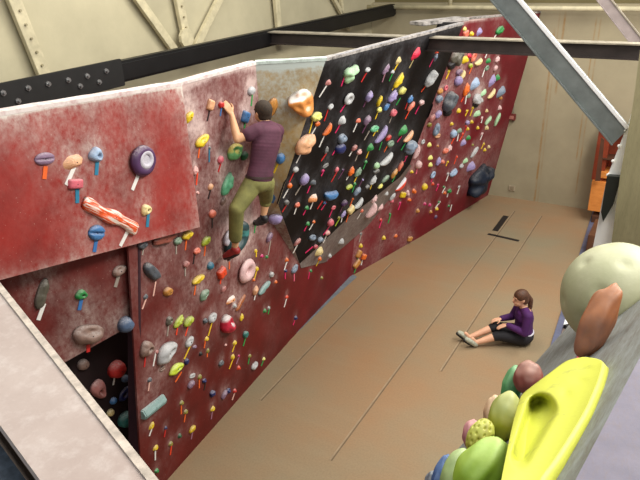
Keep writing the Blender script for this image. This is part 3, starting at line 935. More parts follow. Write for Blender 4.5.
# near right: inclined weathered slab with its lilac top
cz = 4.0
c0 = onz(577, 477, cz); c1 = onz(640, 357, cz); dc = (c1-c0).normalized()
z3 = 3.15
l0 = onz(430, 480, z3); l1 = onz(569, 325, z3); dl = (l1-l0).normalized()
D0 = l0-dl*1.0; D1 = l0+dl*2.9
def slab_mat():
    k = NT('weathered_grey_ply'); mp = k.n('ShaderNodeMapping'); mp.inputs['Rotation'].default_value = (0, 0, -.08)
    n1 = k.noise(4, 8, .75, (6, .7, 5)); n2 = k.noise(16, 6, .7, (6, .6, 5))
    c = k.mix(k.ramp(n1, .3, .7), lin((100, 98, 90)), lin((138, 144, 144))); c = k.mix(k.math('MULTIPLY', k.ramp(n2, .45, .75), .6), c, lin((92, 80, 66)))
    return k.out(c, .75, n2, .3, .004)
def lilac_mat():
    k = NT('lilac_grey_deck'); n1 = k.noise(5, 6, .7); n2 = k.noise(40, 5, .75, (3, .8, 1))
    c = k.mix(k.ramp(n1, .3, .7), lin((104, 101, 116)), lin((126, 121, 134))); c = k.mix(k.math('MULTIPLY', k.ramp(n2, .48, .7), .5), c, lin((122, 110, 110)))
    return k.out(c, .8, n2, .3, .003)
root = empty('near_climbing_slab', (c0.x, c0.y, 3)); C0 = c0; C1 = c1; tag(root, 'weathered grey climbing slab in the right foreground under the yellow hold', 'climbing wall')
vs = [D0, D1, C1, C0]
nS = (D1-D0).cross(c0-D0).normalized()
if nS.z < 0: nS = -nS
SP = D0.copy()
# make the slab truly planar from D0, D1, C0
def slabhit(px, py, off=0): return onplane(px, py, SP+nS*off, nS)
ca, cb = slabhit(577, 477), slabhit(640, 357); dc = (cb-ca).normalized(); C0 = ca-dc*.9; C1 = ca+dc*3.2
me_ = bmesh.new(); prism_bm(me_, [D0, D1, C1, C0], -nS*.03); put(root, frommb('slab_board', me_, slab_mat()))
bm = bmesh.new(); prism_bm(bm, [C0+Vector((0,0,0)), C1, C1+Vector((1.5, 0, .12)), C0+Vector((1.5, 0, .12))], (0, 0, -.03)); put(root, frommb('deck_board', bm, lilac_mat()))
bm = bmesh.new(); prism_bm(bm, [D0+Vector((.03, 0, -.04)), D1+Vector((.03, 0, -.04)), D1+Vector((.25, 0, -3.1)), D0+Vector((.25, 0, -3.1))], (.02, 0, 0)); put(root, frommb('under_board', bm, slab_mat()))

# ---------------------------------------------------------------- hold colours and materials
C = dict(mauve=((138,112,138),'mauve'), peach=((226,170,128),'peach'), paleblue=((160,184,214),'pale blue'), pink=((214,104,118),'pink'),
 striped=((236,96,48),'orange and white striped'), plum=((82,52,92),'dark purple'), cream=((228,208,148),'cream'), blue=((70,122,178),'blue'),
 yellow=((228,196,38),'yellow'), olivegrey=((92,88,76),'olive grey'), green=((48,140,72),'green'), taupe=((140,114,104),'taupe'),
 slateblue=((84,104,134),'slate blue'), red=((206,52,48),'red'), dustypink=((184,120,116),'dusty pink'), navy=((38,48,104),'navy'),
 teal=((58,128,122),'teal'), slate=((84,90,98),'slate grey'), brownpink=((142,78,66),'brownish pink'), greygreen=((122,148,126),'grey green'),
 lime=((174,190,56),'lime green'), salmon=((226,120,96),'salmon'), tealblue=((54,116,142),'teal blue'), tan=((198,138,66),'tan orange'),
 greywhite=((186,188,190),'greyish white'), dark=((34,32,36),'black'), olive=((140,132,50),'olive'), brightlime=((204,224,64),'bright lime'),
 tealgrey=((130,164,162),'grey teal'), darkgreen=((30,92,56),'dark green'), darkteal=((40,70,74),'black and teal'), pinkwhite=((226,188,188),'pinkish white'),
 redorange=((230,72,34),'red orange'), magenta=((206,40,112),'magenta'), lavender=((156,142,190),'lavender'), orange=((232,112,38),'orange'),
 greyblue=((124,140,160),'grey blue'), whiteorange=((226,150,96),'white and orange'), brownorange=((176,100,52),'brown orange'), whitecrimson=((196,40,66),'white and crimson'),
 palepink=((224,170,164),'pale pink'), paleyellow=((230,226,124),'pale yellow'), mint=((104,184,140),'mint green'), mintyellow=((120,190,120),'mint and yellow'),
 orangewhite=((226,148,76),'orange with white top'), palegreen=((174,214,170),'pale green'), grey=((116,116,116),'grey'), crimson=((222,40,74),'crimson'),
 navyblack=((22,34,52),'very dark blue'), redwhite=((230,76,54),'red and white'))
SEC = dict(striped=(240,226,214), whiteorange=(228,224,218), whitecrimson=(214,206,206), orangewhite=(226,220,214), redwhite=(222,220,228), mintyellow=(214,196,70), darkteal=(70,140,138))
def hold_mat(key):
    nm = 'hold_'+key
    if nm in MATS: return MATS[nm]
    k = NT(nm); c = lin(C[key][0]); nz = k.noise(3, 5, .6)
    col = k.mix(k.ramp(nz, .3, .7), tuple(v*.8 for v in c[:3])+(1,), tuple(min(1, v*1.1) for v in c[:3])+(1,))
    if key in SEC:
        if key == 'striped':
            n = k.noise(1.3, 3, .5, (.7, 3.6, 1.4)); f = k.ramp(n, .48, .56)
        elif key == 'darkteal':
            f = k.ramp(k.noise(1.1, 2, .4), .52, .56)
        else:
            sx = k.n('ShaderNodeSeparateXYZ'); k.l(k.tc.outputs['Object'], sx.inputs[0])
            g = k.n('ShaderNodeNewGeometry'); sp = k.n('ShaderNodeSeparateXYZ'); k.l(g.outputs['Normal'], sp.inputs[0])
            f = k.ramp(k.math('ADD', sp.outputs[2], k.math('MULTIPLY', nz, .3)), .45, .8)
        col = k.mix(f, col, lin(SEC[key]))
    # chalk dust lies on faces that look up
    g = k.n('ShaderNodeNewGeometry'); sp = k.n('ShaderNodeSeparateXYZ'); k.l(g.outputs['Normal'], sp.inputs[0])
    up = k.ramp(sp.outputs[2], .3, 1.0); n2 = k.ramp(k.noise(7, 5, .7, coord='Object'), .35, .65)
    amt = 0.5 if key not in ('navyblack', 'dark') else .15
    col = k.mix(k.math('MULTIPLY', k.math('MULTIPLY', up, n2), amt), col, lin((228, 222, 218)))
    MATS[nm] = k.out(col, .5, k.noise(14, 4), .2, .01, spec=.4); return MATS[nm]
TAPE = dict(orange=(238,104,40), white=(238,236,232), teal=(40,124,158), blue=(52,112,176), grey=(160,150,140), red=(200,34,34), dark=(40,28,30),
 palepink=(232,184,170), redorange=(240,70,36), yellow=(240,200,40), mauve=(160,110,130), green=(36,160,76), magenta=(224,30,104), pink=(240,110,140),
 lime=(170,200,50), plum=(96,48,84), tan=(176,160,110))
def tape_mat(key): return simple('tape_'+key, TAPE[key], .5, .04)
boltm = simple('hold_bolt', (70, 66, 64), .35, .1, metal=.6)

# unit shapes: base lies in z=0, x in [-1,1], y in [-1,1], z up to 1
def radial(name, R, H, nr=10, nt=28, seed=0, post=None, amp=.05):
    vs = [(0, 0, H(0, 0))]; fs = []
    for i in range(1, nr+1):
        r = i/nr
        for j in range(nt):
            t = 2*math.pi*j/nt; rr = R(t)*r; z = H(r, t)
            vs.append((rr*math.cos(t), rr*math.sin(t), z))
    out = []
    for x, y, z in vs:
        n = noise.noise(Vector((x*1.6+seed*7, y*1.6, z*1.6)))*amp if z > 1e-4 else 0
        p = Vector((x, y, z))*(1+n)
        if post: p = post(p)
        out.append(p)
    vs = out
    for j in range(nt): fs.append((0, 1+j, 1+(j+1) % nt))
    for i in range(nr-1):
        for j in range(nt):
            a = 1+i*nt+j; b = 1+i*nt+(j+1) % nt; fs.append((a, a+nt, b+nt, b))
    fs.append(tuple(1+(nr-1)*nt+j for j in range(nt))[::-1])
    me = mesh(name, vs, fs)
    for p in me.polygons: p.use_smooth = True
    me.polygons[len(me.polygons)-1].use_smooth = False
    return me
dome = lambda r, t: max(0, 1-r**2.4)**.5
G = lambda x, y, cx, cy, s: math.exp(-((x-cx)**2+(y-cy)**2)/(2*s*s))
def egg(a, b=0): return lambda t: 1+a*math.cos(t)+b*math.cos(3*t+1)
SH = {}
def shape(kind, seed):
    key = (kind, seed % 3)
    if key in SH: return SH[key]
    s = seed % 3; nm = 'grip_'+kind
    if kind == 'ball': me = radial(nm, egg(.03*s), dome, seed=s, amp=.06)
    elif kind == 'blob': me = radial(nm, lambda t: 1+.12*math.cos(2*t+s)-.1*math.cos(t), lambda r, t: dome(r, t)*(1-.3*r*math.cos(t+s)), seed=s, amp=.28)
    elif kind == 'bigblob': me = radial(nm, lambda t: 1+.08*math.cos(3*t+s), lambda r, t: max(0, 1-r**3.4)**.6*(1-.2*r*math.sin(t)), 14, 36, seed=s+3, amp=.3)
    elif kind == 'volume':
        me = radial(nm, lambda t: 1+.1*math.cos(5*t+.5)+.06*math.cos(3*t), lambda r, t: max(0, 1-r**2.2)**.55*(1+.18*math.cos(5*t)*r), 14, 40, seed=s+9, amp=.35)
    elif kind == 'jug':
        def H(r, t):
            x, y = r*math.cos(t), r*math.sin(t); return dome(r, t)*(1-.55*G(x, y, 0, .45, .28))+.12*G(x, y, 0, .8, .2)*dome(r, t)
        me = radial(nm, lambda t: 1+.08*math.cos(2*t)+.05*math.sin(3*t+s), H, 14, 32, seed=s, amp=.15)
    elif kind == 'pinch': me = radial(nm, lambda t: 1-.18*math.cos(2*t+math.pi), lambda r, t: dome(r, t)*(.75+.35*abs(r*math.cos(t))), seed=s, amp=.2)
    elif kind == 'pocket':
        def H(r, t):
            x, y = r*math.cos(t), r*math.sin(t); return max(.05 if r < .9 else 0, dome(r, t)-.85*G(x, y, .18, -.1, .2))
        me = radial(nm, lambda t: 1+.1*math.cos(3*t+s), H, 18, 32, seed=s, amp=.12)
    elif kind == 'ring':
        def H(r, t): return max(.04 if r < .95 else 0, (max(0, 1-((r-.62)/.40)**2))**.5)*.9+.03*(r < .95)
        me = radial(nm, egg(.04), H, 18, 36, seed=s, amp=.06)
    elif kind == 'edge': me = radial(nm, lambda t: 1, lambda r, t: max(0, 1-r**4)**.5*(.8-.5*math.exp(-((r*math.sin(t)-.0)/.14)**2)), 14, 32, seed=s, amp=.08)
    elif kind == 'ledge': me = radial(nm, lambda t: 1+.12*math.cos(5*t)*(math.sin(t) < 0), lambda r, t: max(0, 1-r**5)**.5, 12, 40, seed=s, amp=.2)
    elif kind == 'crescent':
        me = radial(nm, lambda t: 1, dome, 12, 32, seed=s, amp=.08, post=lambda p: Vector((p.x, p.y*.7+.45*(p.x*p.x)-.25, p.z)))
    elif kind == 'lumpy':
        me = radial(nm, lambda t: 1+.25*math.cos(3*t), lambda r, t: dome(r, t)*(1+.3*math.cos(3*t)*r), 14, 36, seed=s, amp=.15)
    elif kind == 'bar':
        me = radial(nm, lambda t: (1/(abs(math.cos(t))**6+abs(math.sin(t))**6))**(1/6), lambda r, t: max(0, 1-r**4)**.5*(1-.35*math.exp(-((abs(math.cos(t)*r)-.3)/.2)**2)), 16, 48, seed=s, amp=.1,
                    post=lambda p: Vector((p.x, p.y*(.85+.15*math.cos(p.x*7))+.12*math.sin(p.x*5), p.z)))
    elif kind == 'block':
        me = radial(nm, lambda t: (1/(abs(math.cos(t))**7+abs(math.sin(t))**7))**(1/7), lambda r, t: max(0, 1-r**6)**.6, 10, 32, seed=s, amp=.05)
    else:
        bm = bmesh.new()
        if kind == 'wedge':
            b = [(-1, -.5, 0), (-.5, -1, 0), (.7, -.9, 0), (1, 0, 0), (.6, .9, 0), (-.4, 1, 0), (-1, .3, 0)]; t = [(-.35+.1*s, -.25, .95), (.35, -.4, 1), (.45, .3, .8), (-.2, .45, .7)]
            vv = [bm.verts.new(p) for p in b+t]; bmesh.ops.convex_hull(bm, input=vv)
        elif kind == 'prism':
            b = [(-1, -.9, 0), (1, -.9, 0), (1, .9, 0), (-1, .9, 0)]; t = [(-.96, -.75, .9), (.96, -.75, .9), (.96, -.05, 1.1), (-.96, -.05, 1.1), (.96, .85, .5), (-.96, .85, .5)]
            vv = [bm.verts.new(p) for p in b+t]; bmesh.ops.convex_hull(bm, input=vv)
        else:   # chip
            b = [(math.cos(a)*(1 if i % 2 else .85), math.sin(a), 0) for i, a in enumerate([k*math.pi/4+s*.3 for k in range(8)])]
            t = [(math.cos(a)*.55, math.sin(a)*.5+.1, 1-.2*math.sin(a)) for a in [k*math.pi/3+s for k in range(6)]]
            vv = [bm.verts.new(p) for p in b+t]; bmesh.ops.convex_hull(bm, input=vv)
        bmesh.ops.recalc_face_normals(bm, faces=bm.faces)
        bmesh.ops.bevel(bm, geom=[e for e in bm.edges if len(e.link_faces) == 2 and e.calc_face_angle(0) > .2 and max(v.co.z for v in e.verts) > .1], offset=.09, segments=2, affect='EDGES')
        me = bpy.data.meshes.new(nm); bm.to_mesh(me); bm.free()
    me.materials.append(None)
    SH[key] = me; return me
SWORD = dict(ball='round', blob='lumpy', bigblob='bulging', volume='boulder-like', jug='scooped', pinch='long waisted', pocket='pocketed', ring='ring', edge='grooved', ledge='ledge', crescent='crescent', lumpy='three-lobed', bar='bar', block='blocky', wedge='angular', prism='prism', chip='chip')
bolt_me = None
bm = bmesh.new(); cyl_bm(bm, (0, 0, -.2), (0, 0, .25), .5, seg=8); bolt_me = bpy.data.meshes.new('bolt'); bm.to_mesh(bolt_me); bm.free(); bolt_me.materials.append(boltm)
tape_me = bpy.data.meshes.new('marker_tape'); bm = bmesh.new(); bmesh.ops.create_cube(bm, size=1); 
bm.to_mesh(tape_me); bm.free(); tape_me.materials.append(None)
PN = {'red_climbing_panel': 'red wall', 'far_climbing_panel': 'far red wall', 'black_climbing_panel': 'black panel', 'tan_climbing_panel': 'tan panel', 'grey_climbing_facet': 'grey facet', 'red_overhanging_slab': 'upper left slab', 'red_recessed_panel': 'recessed panel', 'dark_lower_panel': 'dark recess'}
for i, h in enumerate(holds):
    foot = h['shape'] == 'chip'; h['foot'] = foot
    n = h['n']; U = h['U']; V = n.cross(U).normalized()
    if V.z < 0 and h['shape'] in ('jug', 'edge', 'ledge', 'crescent'): U, V = -U, -V
    M = Matrix((U, V, n)).transposed().to_4x4(); M.translation = h['pos']-n*.002
    Sc = Matrix.Diagonal((h['Lw'], h['Ww'], h['dep'], 1))
    g = bpy.data.objects.new('grip', shape(h['shape'], i)); g.material_slots[0].link = 'OBJECT' if False else 'OBJECT' if len(g.material_slots) else 'OBJECT'
    COL.objects.link(g)
    g.material_slots[0].link = 'OBJECT'; g.material_slots[0].material = hold_mat(h['col'])
    big = h['L'] > 6.5
    nm = 'foothold' if foot else 'climbing_hold'
    if h['tape'] or big:
        root = empty(nm, h['pos'])
        g.parent = root; g.matrix_parent_inverse = Matrix(); g.matrix_basis = Matrix.Translation(-h['pos']) @ M @ Sc
        if h['tape']:
            key, _, wide = h['tape']; a, b = tape_pts(h); w = .034 if wide else max(.015, 1.75*h['k'])
            d = b-a; d.normalize(); a = a-d*2.5*h['k']; L = max((b-a).length, .02); s = n.cross(d).normalized()
            TM = Matrix((s, d, n)).transposed().to_4x4(); TM.translation = (a+b)/2+n*.0035
            t = bpy.data.objects.new('marker_tape', tape_me); COL.objects.link(t); t.material_slots[0].link = 'OBJECT'; t.material_slots[0].material = tape_mat(key)
            t.parent = root; t.matrix_basis = Matrix.Translation(-h['pos']) @ TM @ Matrix.Diagonal((w, L, .004, 1))
        if h['L'] > 9.5 and h['shape'] not in ('ring', 'volume'):
            r = max(.006, min(.011, h['k']*1.0)); zz = h['dep']*{'edge': .38, 'pinch': .72, 'jug': .9, 'wedge': .95, 'prism': 1.0}.get(h['shape'], 1.0)
            if h['shape'] == 'pocket': zz = h['dep']*.75
            BM = M @ Matrix.Translation((0, 0, zz))
            bo = bpy.data.objects.new('bolt', bolt_me); COL.objects.link(bo); bo.parent = root
            bo.matrix_basis = Matrix.Translation(-h['pos']) @ BM @ Matrix.Diagonal((r, r, r, 1))
        h['obj'] = root
    else:
        g.name = nm; g.matrix_world = M @ Sc; h['obj'] = g
    h['obj']['category'] = 'foothold' if foot else 'climbing hold'
    h['obj']['group'] = ('footholds' if foot else 'holds')+' on the '+PN[h['P'].name]

# the purple ring hold has a pale inner cup
for h in holds:
    if h['shape'] == 'ring' and h['L'] > 25 and h['col'] in ('plum', 'darkteal', ):
        n = h['n']; U = h['U']; V = n.cross(U).normalized(); M = Matrix((U, V, n)).transposed().to_4x4(); M.translation = h['pos']
        me = radial('ring_insert', lambda t: 1, lambda r, t: .02+max(0, 1-((r-.72)/.3)**2)**.5*.5, 14, 32, amp=.03) if h['col'] == 'plum' else radial('ring_insert', lambda t: 1, dome, 10, 24, amp=.3)
        g = link('inner_cup' if h['col'] == 'plum' else 'white_patch', me, simple('hold_cup_white', (200, 196, 206), .5)); g.parent = h['obj']
        off = (.08, .12, .62, .62, .64, .62) if h['col'] == 'plum' else (.0, -.55, .25, .45, .55, .95)
        if h['col'] != 'plum': off = (-.35, .62, .2, .5, .3, .6)
        g.matrix_basis = Matrix.Translation(-h['pos']) @ M @ Matrix.Diagonal((h['Lw'], h['Ww'], h['dep'], 1)) @ Matrix.Translation(off[:3]) @ Matrix.Diagonal((off[3], off[3], off[5], 1))

# ---------------------------------------------------------------- labels for holds: each says which one
def szw(h):
    a = h['L']
    return 'tiny' if a <= 4 else 'small' if a <= 8 else 'medium' if a <= 14 else 'large'
def noun(h): return 'foothold' if h['foot'] else 'hold'
def desc(h):
    s = SWORD[h['shape']]; c = C[h['col']][1]
    return f"{szw(h)} {c} {s} {noun(h)}" if s != 'chip' else f"{szw(h)} {c} {noun(h)}"
def nbdesc(h, holds=holds):
    s = SWORD[h['shape']]; c = C[h['col']][1]
    return f"{c} {s} {noun(h)}" if s != 'chip' else f"{c} {noun(h)}"
def direc(h, g):
    dx = h['x']-g['x']; dy = h['y']-g['y']
    if abs(dy) > 1.6*abs(dx): return 'below' if dy > 0 else 'above'
    if abs(dx) > 1.6*abs(dy): return 'right of' if dx > 0 else 'left of'
    return ('below ' if dy > 0 else 'above ')+('right of' if dx > 0 else 'left of') if False else ('lower ' if dy > 0 else 'upper ')+('right of' if dx > 0 else 'left of')
TW = dict(redorange='red orange', palepink='pale pink', dark='black', plum='dark purple')
used = set()
LM_ = [(143,161,'the purple ring hold'),(113,217,'the striped bar hold'),(302,104,'the orange hold on the tan panel'),(482,181,'the dark volume at the wall foot'),(332,195,'the blue crescent hold'),
      (341,149,'the navy round hold'),(451,101,'the slate bulging hold'),(168,353,'the white pocketed hold'),(229,325,'the crimson hold'),(432,78,'the big white hold high up'),(457,58,'the olive grey hold by the beam'),(237,239,"the climber's left foot"),(236,152,'the mint and yellow hold'),(478,99,'the white bulging hold'),(372,211,'the pale crescent on the facet edge')]
for h in sorted(holds, key=lambda q: -q['L']):
    base = desc(h)
    if h['tape']: base += f", {TW.get(h['tape'][0], h['tape'][0])} tape"
    pn = PN[h['P'].name]
    nbs = sorted((g for g in holds if g is not h), key=lambda g: math.hypot(g['x']-h['x'], g['y']-h['y'])-g['L']*.6)
    cands = []
    cnt = lambda g: sum(1 for q in holds if q['P'] is g['P'] and nbdesc(q) == nbdesc(g))
    for g in sorted(nbs[:6], key=lambda g: (min(cnt(g), 4)+.4*nbs.index(g))): cands.append(f"{base}, {pn}, {direc(h, g)} {nbdesc(g)}")
    lm = sorted(LM_, key=lambda q: math.hypot(q[0]-h['x'], q[1]-h['y']))
    lm = [q for q in lm if math.hypot(q[0]-h['x'], q[1]-h['y']) > 4]
    for q in lm[:2]: cands.append(f"{base}, {direc(h, dict(x=q[0], y=q[1]))} {q[2]}")
    lab = None
    for c in cands:
        if len(c.split()) <= 16 and c not in used: lab = c; break
    if lab is None:
        a, b = nbs[0], nbs[1]
        lab = f"{base}, between {nbdesc(a)} and {nbdesc(b)}"
        while len(lab.split()) > 16: lab = ' '.join(lab.split()[:16])
    used.add(lab); h['obj']['label'] = lab
over = {(143, 161): 'large dark purple ring hold with pale centre and white tape, upper left slab',
        (113, 217): 'long orange and white striped bar hold slanting across the upper left slab',
        (482, 181): 'very dark blue boulder-like volume at the foot of the far red wall',
        (302, 104): 'large orange hold with chalky white top on the tan panel',
        (305, 145): 'large peach hold on the edge between tan and black panels',
        (237, 239): "large black and teal hold behind the climber's left foot",
        (247, 271): "large pinkish white ring hold just under the climber's left foot",
        (222, 105): "red hold gripped by the climber's left hand",
        (332, 195): 'large pale blue crescent hold in the middle of the black panel',
        (236, 152): "mint and yellow scooped hold left of the climber's torso",
        (229, 183): "mint green upright hold left of the climber's thigh"}
for h in holds:
    for (x, y), l in over.items():
        if abs(h['x']-x) < .6 and abs(h['y']-y) < .6: h['obj']['label'] = l

# ---------------------------------------------------------------- near right holds on the slab
def nearmat(name, rgb, rgb2=None, up=.3, sc=6):
    k = NT(name); nz = k.noise(sc, 5, .65); c = lin(rgb); d = lin(rgb2 or tuple(int(v*.75) for v in rgb))
    col = k.mix(k.ramp(nz, .35, .68), c, d)
    g = k.n('ShaderNodeNewGeometry'); sp = k.n('ShaderNodeSeparateXYZ'); k.l(g.outputs['Normal'], sp.inputs[0])
    col = k.mix(k.math('MULTIPLY', k.ramp(sp.outputs[2], .4, 1), up), col, lin((225, 225, 205)))
    return k.out(col, .55, k.noise(35, 5), .3, .004)
def slabhit(px, py, off=0): return onplane(px, py, SP+nS*off, nS)
def near_blob(px, py, L, W, ang, off, mat, name, label, amp=.12, depth=None, seed=0, sub=5, fn=None, tape=None, clip=True):
    """rounded hold standing on the slab; L, W its extent as seen, off its height of centre above the slab"""
    c = slabhit(px, py, off); k = (c-CAM).length/F; v = (c-CAM).normalized()
    r = ray(px+10*math.cos(ang), py-10*math.sin(ang)).normalized(); e = onplane(px+10*math.cos(ang), py-10*math.sin(ang), c, v)
    U = (e-c); U = (U-v*U.dot(v)).normalized(); V = v.cross(U)
    dp = depth or min(L, W)*k*.5
    bm = bmesh.new(); bmesh.ops.create_icosphere(bm, subdivisions=sub, radius=1)
    for q in bm.verts:
        p = q.co.copy(); f = 1+amp*noise.noise(p*1.8+Vector((seed*5, 0, 0)))
        if fn: f *= fn(p)
        p = p*f; w = c+U*p.x*L*k*.5+V*p.y*W*k*.5+v*p.z*dp
        if clip:
            s = (w-SP).dot(nS)
            if s < -.004: w = w-nS*(s+.004)
        q.co = w
    me = bpy.data.meshes.new(name); bm.to_mesh(me); bm.free()
    me.transform(Matrix.Translation(-c))
    if tape:
        root = empty('climbing_hold', c); g = link('grip', me, mat, root, True)
        x0, y0, x1, y1 = tape[1]; a = slabhit(x0, y0, .003); b = slabhit(x1, y1, .003)
        t = beam_between('marker_tape', a, b, .02, .004, nS, tape_mat(tape[0]), bevel=0); put(root, t)
    else:
        root = link('climbing_hold', me, mat, None, True); root.location = c
    tag(root, label, 'climbing hold', 'large holds on the near slab'); return root
def dimples(p):
    f = 1.0
    for i in range(26):
        a = i*2.4; z = 1-2*(i+.5)/26; s = math.sqrt(1-z*z); d = (p.normalized()-Vector((s*math.cos(a), s*math.sin(a), z))).length
        f -= .05*math.exp(-(d/.10)**2)
    return f
def veins(p): return 1+.05*math.sin(p.y*9+2*p.x)*math.cos(p.x*2)
def holes(p):
    f = 1.0
    for i in range(60):
        a = i*2.4; z = 1-2*(i+.5)/60; s = math.sqrt(1-z*z); d = (p.normalized()-Vector((s*math.cos(a), s*math.sin(a), z))).length
        f -= .12*math.exp(-(d/.09)**2)
    return f
near_blob(618, 297, 98, 98, 0, .03, nearmat('pale_cream_dome', (158, 160, 124), (170, 170, 138), .15), 'dome', 'huge pale cream green dome hold at the right edge above the yellow one', .02, fn=dimples, seed=3)
near_blob(598, 321, 72, 28, math.radians(64), 0.075, nearmat('brown_orange', (176, 104, 54), (122, 88, 76), .1, 3), 'brown', 'brown orange tongue shaped hold in front of the cream dome hold', .15, seed=2, tape=('magenta', (583, 348, 578, 359)))
near_blob(528, 378, 32, 26, math.radians(80), 0.05, nearmat('brick_red', (150, 78, 66), (120, 66, 60), .2), 'brick', 'brick red rounded hold behind the top of the big yellow hold', .1, seed=5)
near_blob(512, 386, 38, 18, math.radians(75), 0.055, nearmat('leaf_green', (88, 160, 100), (70, 140, 86), .2), 'greenblob', 'green rounded hold left of the brick red one', .1, seed=6)
near_blob(492, 410, 30, 14, math.radians(72), 0.05, nearmat('peach_near', (220, 180, 140), None, .2), 'peach', 'pale peach rounded hold mostly hidden behind the olive green one', .1, seed=7)
near_blob(505, 417, 48, 29, math.radians(78), 0.055, nearmat('olive_green', (150, 164, 72), (170, 168, 30), .3), 'olive', 'long olive green rounded hold left of the big yellow hold', .08, seed=8)
near_blob(471, 433, 26, 15, math.radians(75), 0.05, nearmat('pink_near', (206, 132, 140), None, .2), 'pink', 'pink rounded hold behind the perforated lime hold', .1, seed=9)
near_blob(480, 437, 36, 23, math.radians(62), 0.065, nearmat('perforated_lime', (204, 212, 90), (150, 140, 30), .1, 14), 'perforated', 'lime yellow hold perforated with small holes', .04, seed=10, fn=holes, sub=6)
near_blob(482, 468, 64, 42, math.radians(48), 0.06, nearmat('leafy_lime', (170, 206, 66), (142, 184, 50), .2), 'leaf', 'bright lime leaf textured hold at the bottom edge', .06, seed=11, fn=veins)
near_blob(455, 474, 50, 24, math.radians(70), 0.055, nearmat('pale_green_near', (168, 196, 120), None, .2), 'palegreen', 'pale green rounded hold left of the leaf textured one', .06, seed=12)
near_blob(441, 474, 36, 14, math.radians(68), 0.045, nearmat('blue_near', (66, 106, 168), None, .1), 'blue', 'blue ribbed hold at the bottom left of the near slab', .2, seed=13)
near_blob(433, 480, 18, 14, math.radians(60), 0.03, nearmat('grey_near', (120, 128, 140), None, .1), 'grey', 'grey blue lumpy hold beside the blue one at the bottom edge', .2, seed=14)

# the big yellow pocket hold: an outline standing on the slab with a deep scooped pocket
YO = [(602, 361, .01), (584, 357, .05), (566, 361, .08), (548, 374, .11), (532, 386, .13), (521, 396, .14), (514, 418, .15), (508, 445, .15), (502, 475, .14), (496, 510, .12), (515, 520, .05), (532, 505, .02), (541, 478, .012), (556, 457, .012), (572, 432, .012), (586, 408, .012), (598, 380, .01)]
def yellow():
    m = [Vector((x, y, 0)) for x, y, h in YO]; N = len(m)
    cc = Vector((545, 430, 0)); nr = 70; nt = 150; vs = []; fs = []
    def outl(t):
        t = t % 1*N; i = int(t); f = t-i
        p0, p1, p2, p3 = m[(i-1) % N], m[i % N], m[(i+1) % N], m[(i+2) % N]
        cr = .5*((2*p1)+(p2-p0)*f+(2*p0-5*p1+4*p2-p3)*f*f+(3*p1-p0-3*p2+p3)*f**3)
        return p1.lerp(p2, f)*.4+cr*.6
    sm = lambda a: max(0, min(1, a))**2*(3-2*max(0, min(1, a)))
    e0 = Vector((602, 361)); e1 = Vector((532, 500)); ed = (e1-e0).normalized(); en = Vector((ed.y, -ed.x))
    if en.x > 0: en = -en
    def hgt(x, y):
        q = Vector((x, y))-e0; return .022+.075*sm((q.dot(en)+12)/72)
    for i in range(nr+1):
        r = i/nr
        for j in range(nt):
            p = cc.lerp(outl(j/nt), r); sx, sy = p.x, p.y
            ux, uy = 543-521, 405-456; t = ((sx-521)*ux+(sy-456)*uy)/(ux*ux+uy*uy); tt = max(0, min(.9, t))
            dx, dy = sx-(521+ux*tt), sy-(456+uy*tt); dd = math.hypot(dx, dy); wdt = 6.5+7*max(0, min(1, t))
            dep = 1/(1+math.exp((dd-wdt)/1.5))
            small = .05*math.exp(-((sx-566)**2+(sy-394)**2)/34)+.05*math.exp(-((sx-581)**2/60+(sy-381)**2/14))+.05*math.exp(-((sx-585)**2/90+(sy-369)**2/10))
            vs.append(slabhit(sx, sy, hgt(sx, sy)*(1-.42*dep-small)))
    outw = lambda t: slabhit(outl(t).x, outl(t).y, 0)
    base = len(vs)
    for j in range(nt):
        o = vs[nr*nt+j]; s = (o-SP).dot(nS); vs.append(o-nS*(s+.003))
    for i in range(nr):
        for j in range(nt):
            a = i*nt+j; b = i*nt+(j+1) % nt; fs.append((a, a+nt, b+nt, b))
    for j in range(nt):
        a = nr*nt+j; b = nr*nt+(j+1) % nt; fs.append((a, base+j, base+(j+1) % nt, b))
    fs.append(tuple(base+j for j in range(nt))[::-1])
    me = mesh('yellow', vs, fs); bm = bmesh.new(); bm.from_mesh(me); bmesh.ops.remove_doubles(bm, verts=bm.verts, dist=.00005); bmesh.ops.recalc_face_normals(bm, faces=bm.faces); bm.to_mesh(me); bm.free()
    k = NT('big_yellow'); nz = k.noise(7, 6, .7); col = k.mix(k.ramp(nz, .55, .75), lin((200, 204, 78)), lin((140, 142, 78)))
    o = link('climbing_hold', me, k.out(col, .5, k.noise(60, 4), .2, .003), None, True)
    tag(o, 'huge yellow hold with a deep scooped pocket in the right foreground', 'climbing hold', 'large holds on the near slab')
yellow()

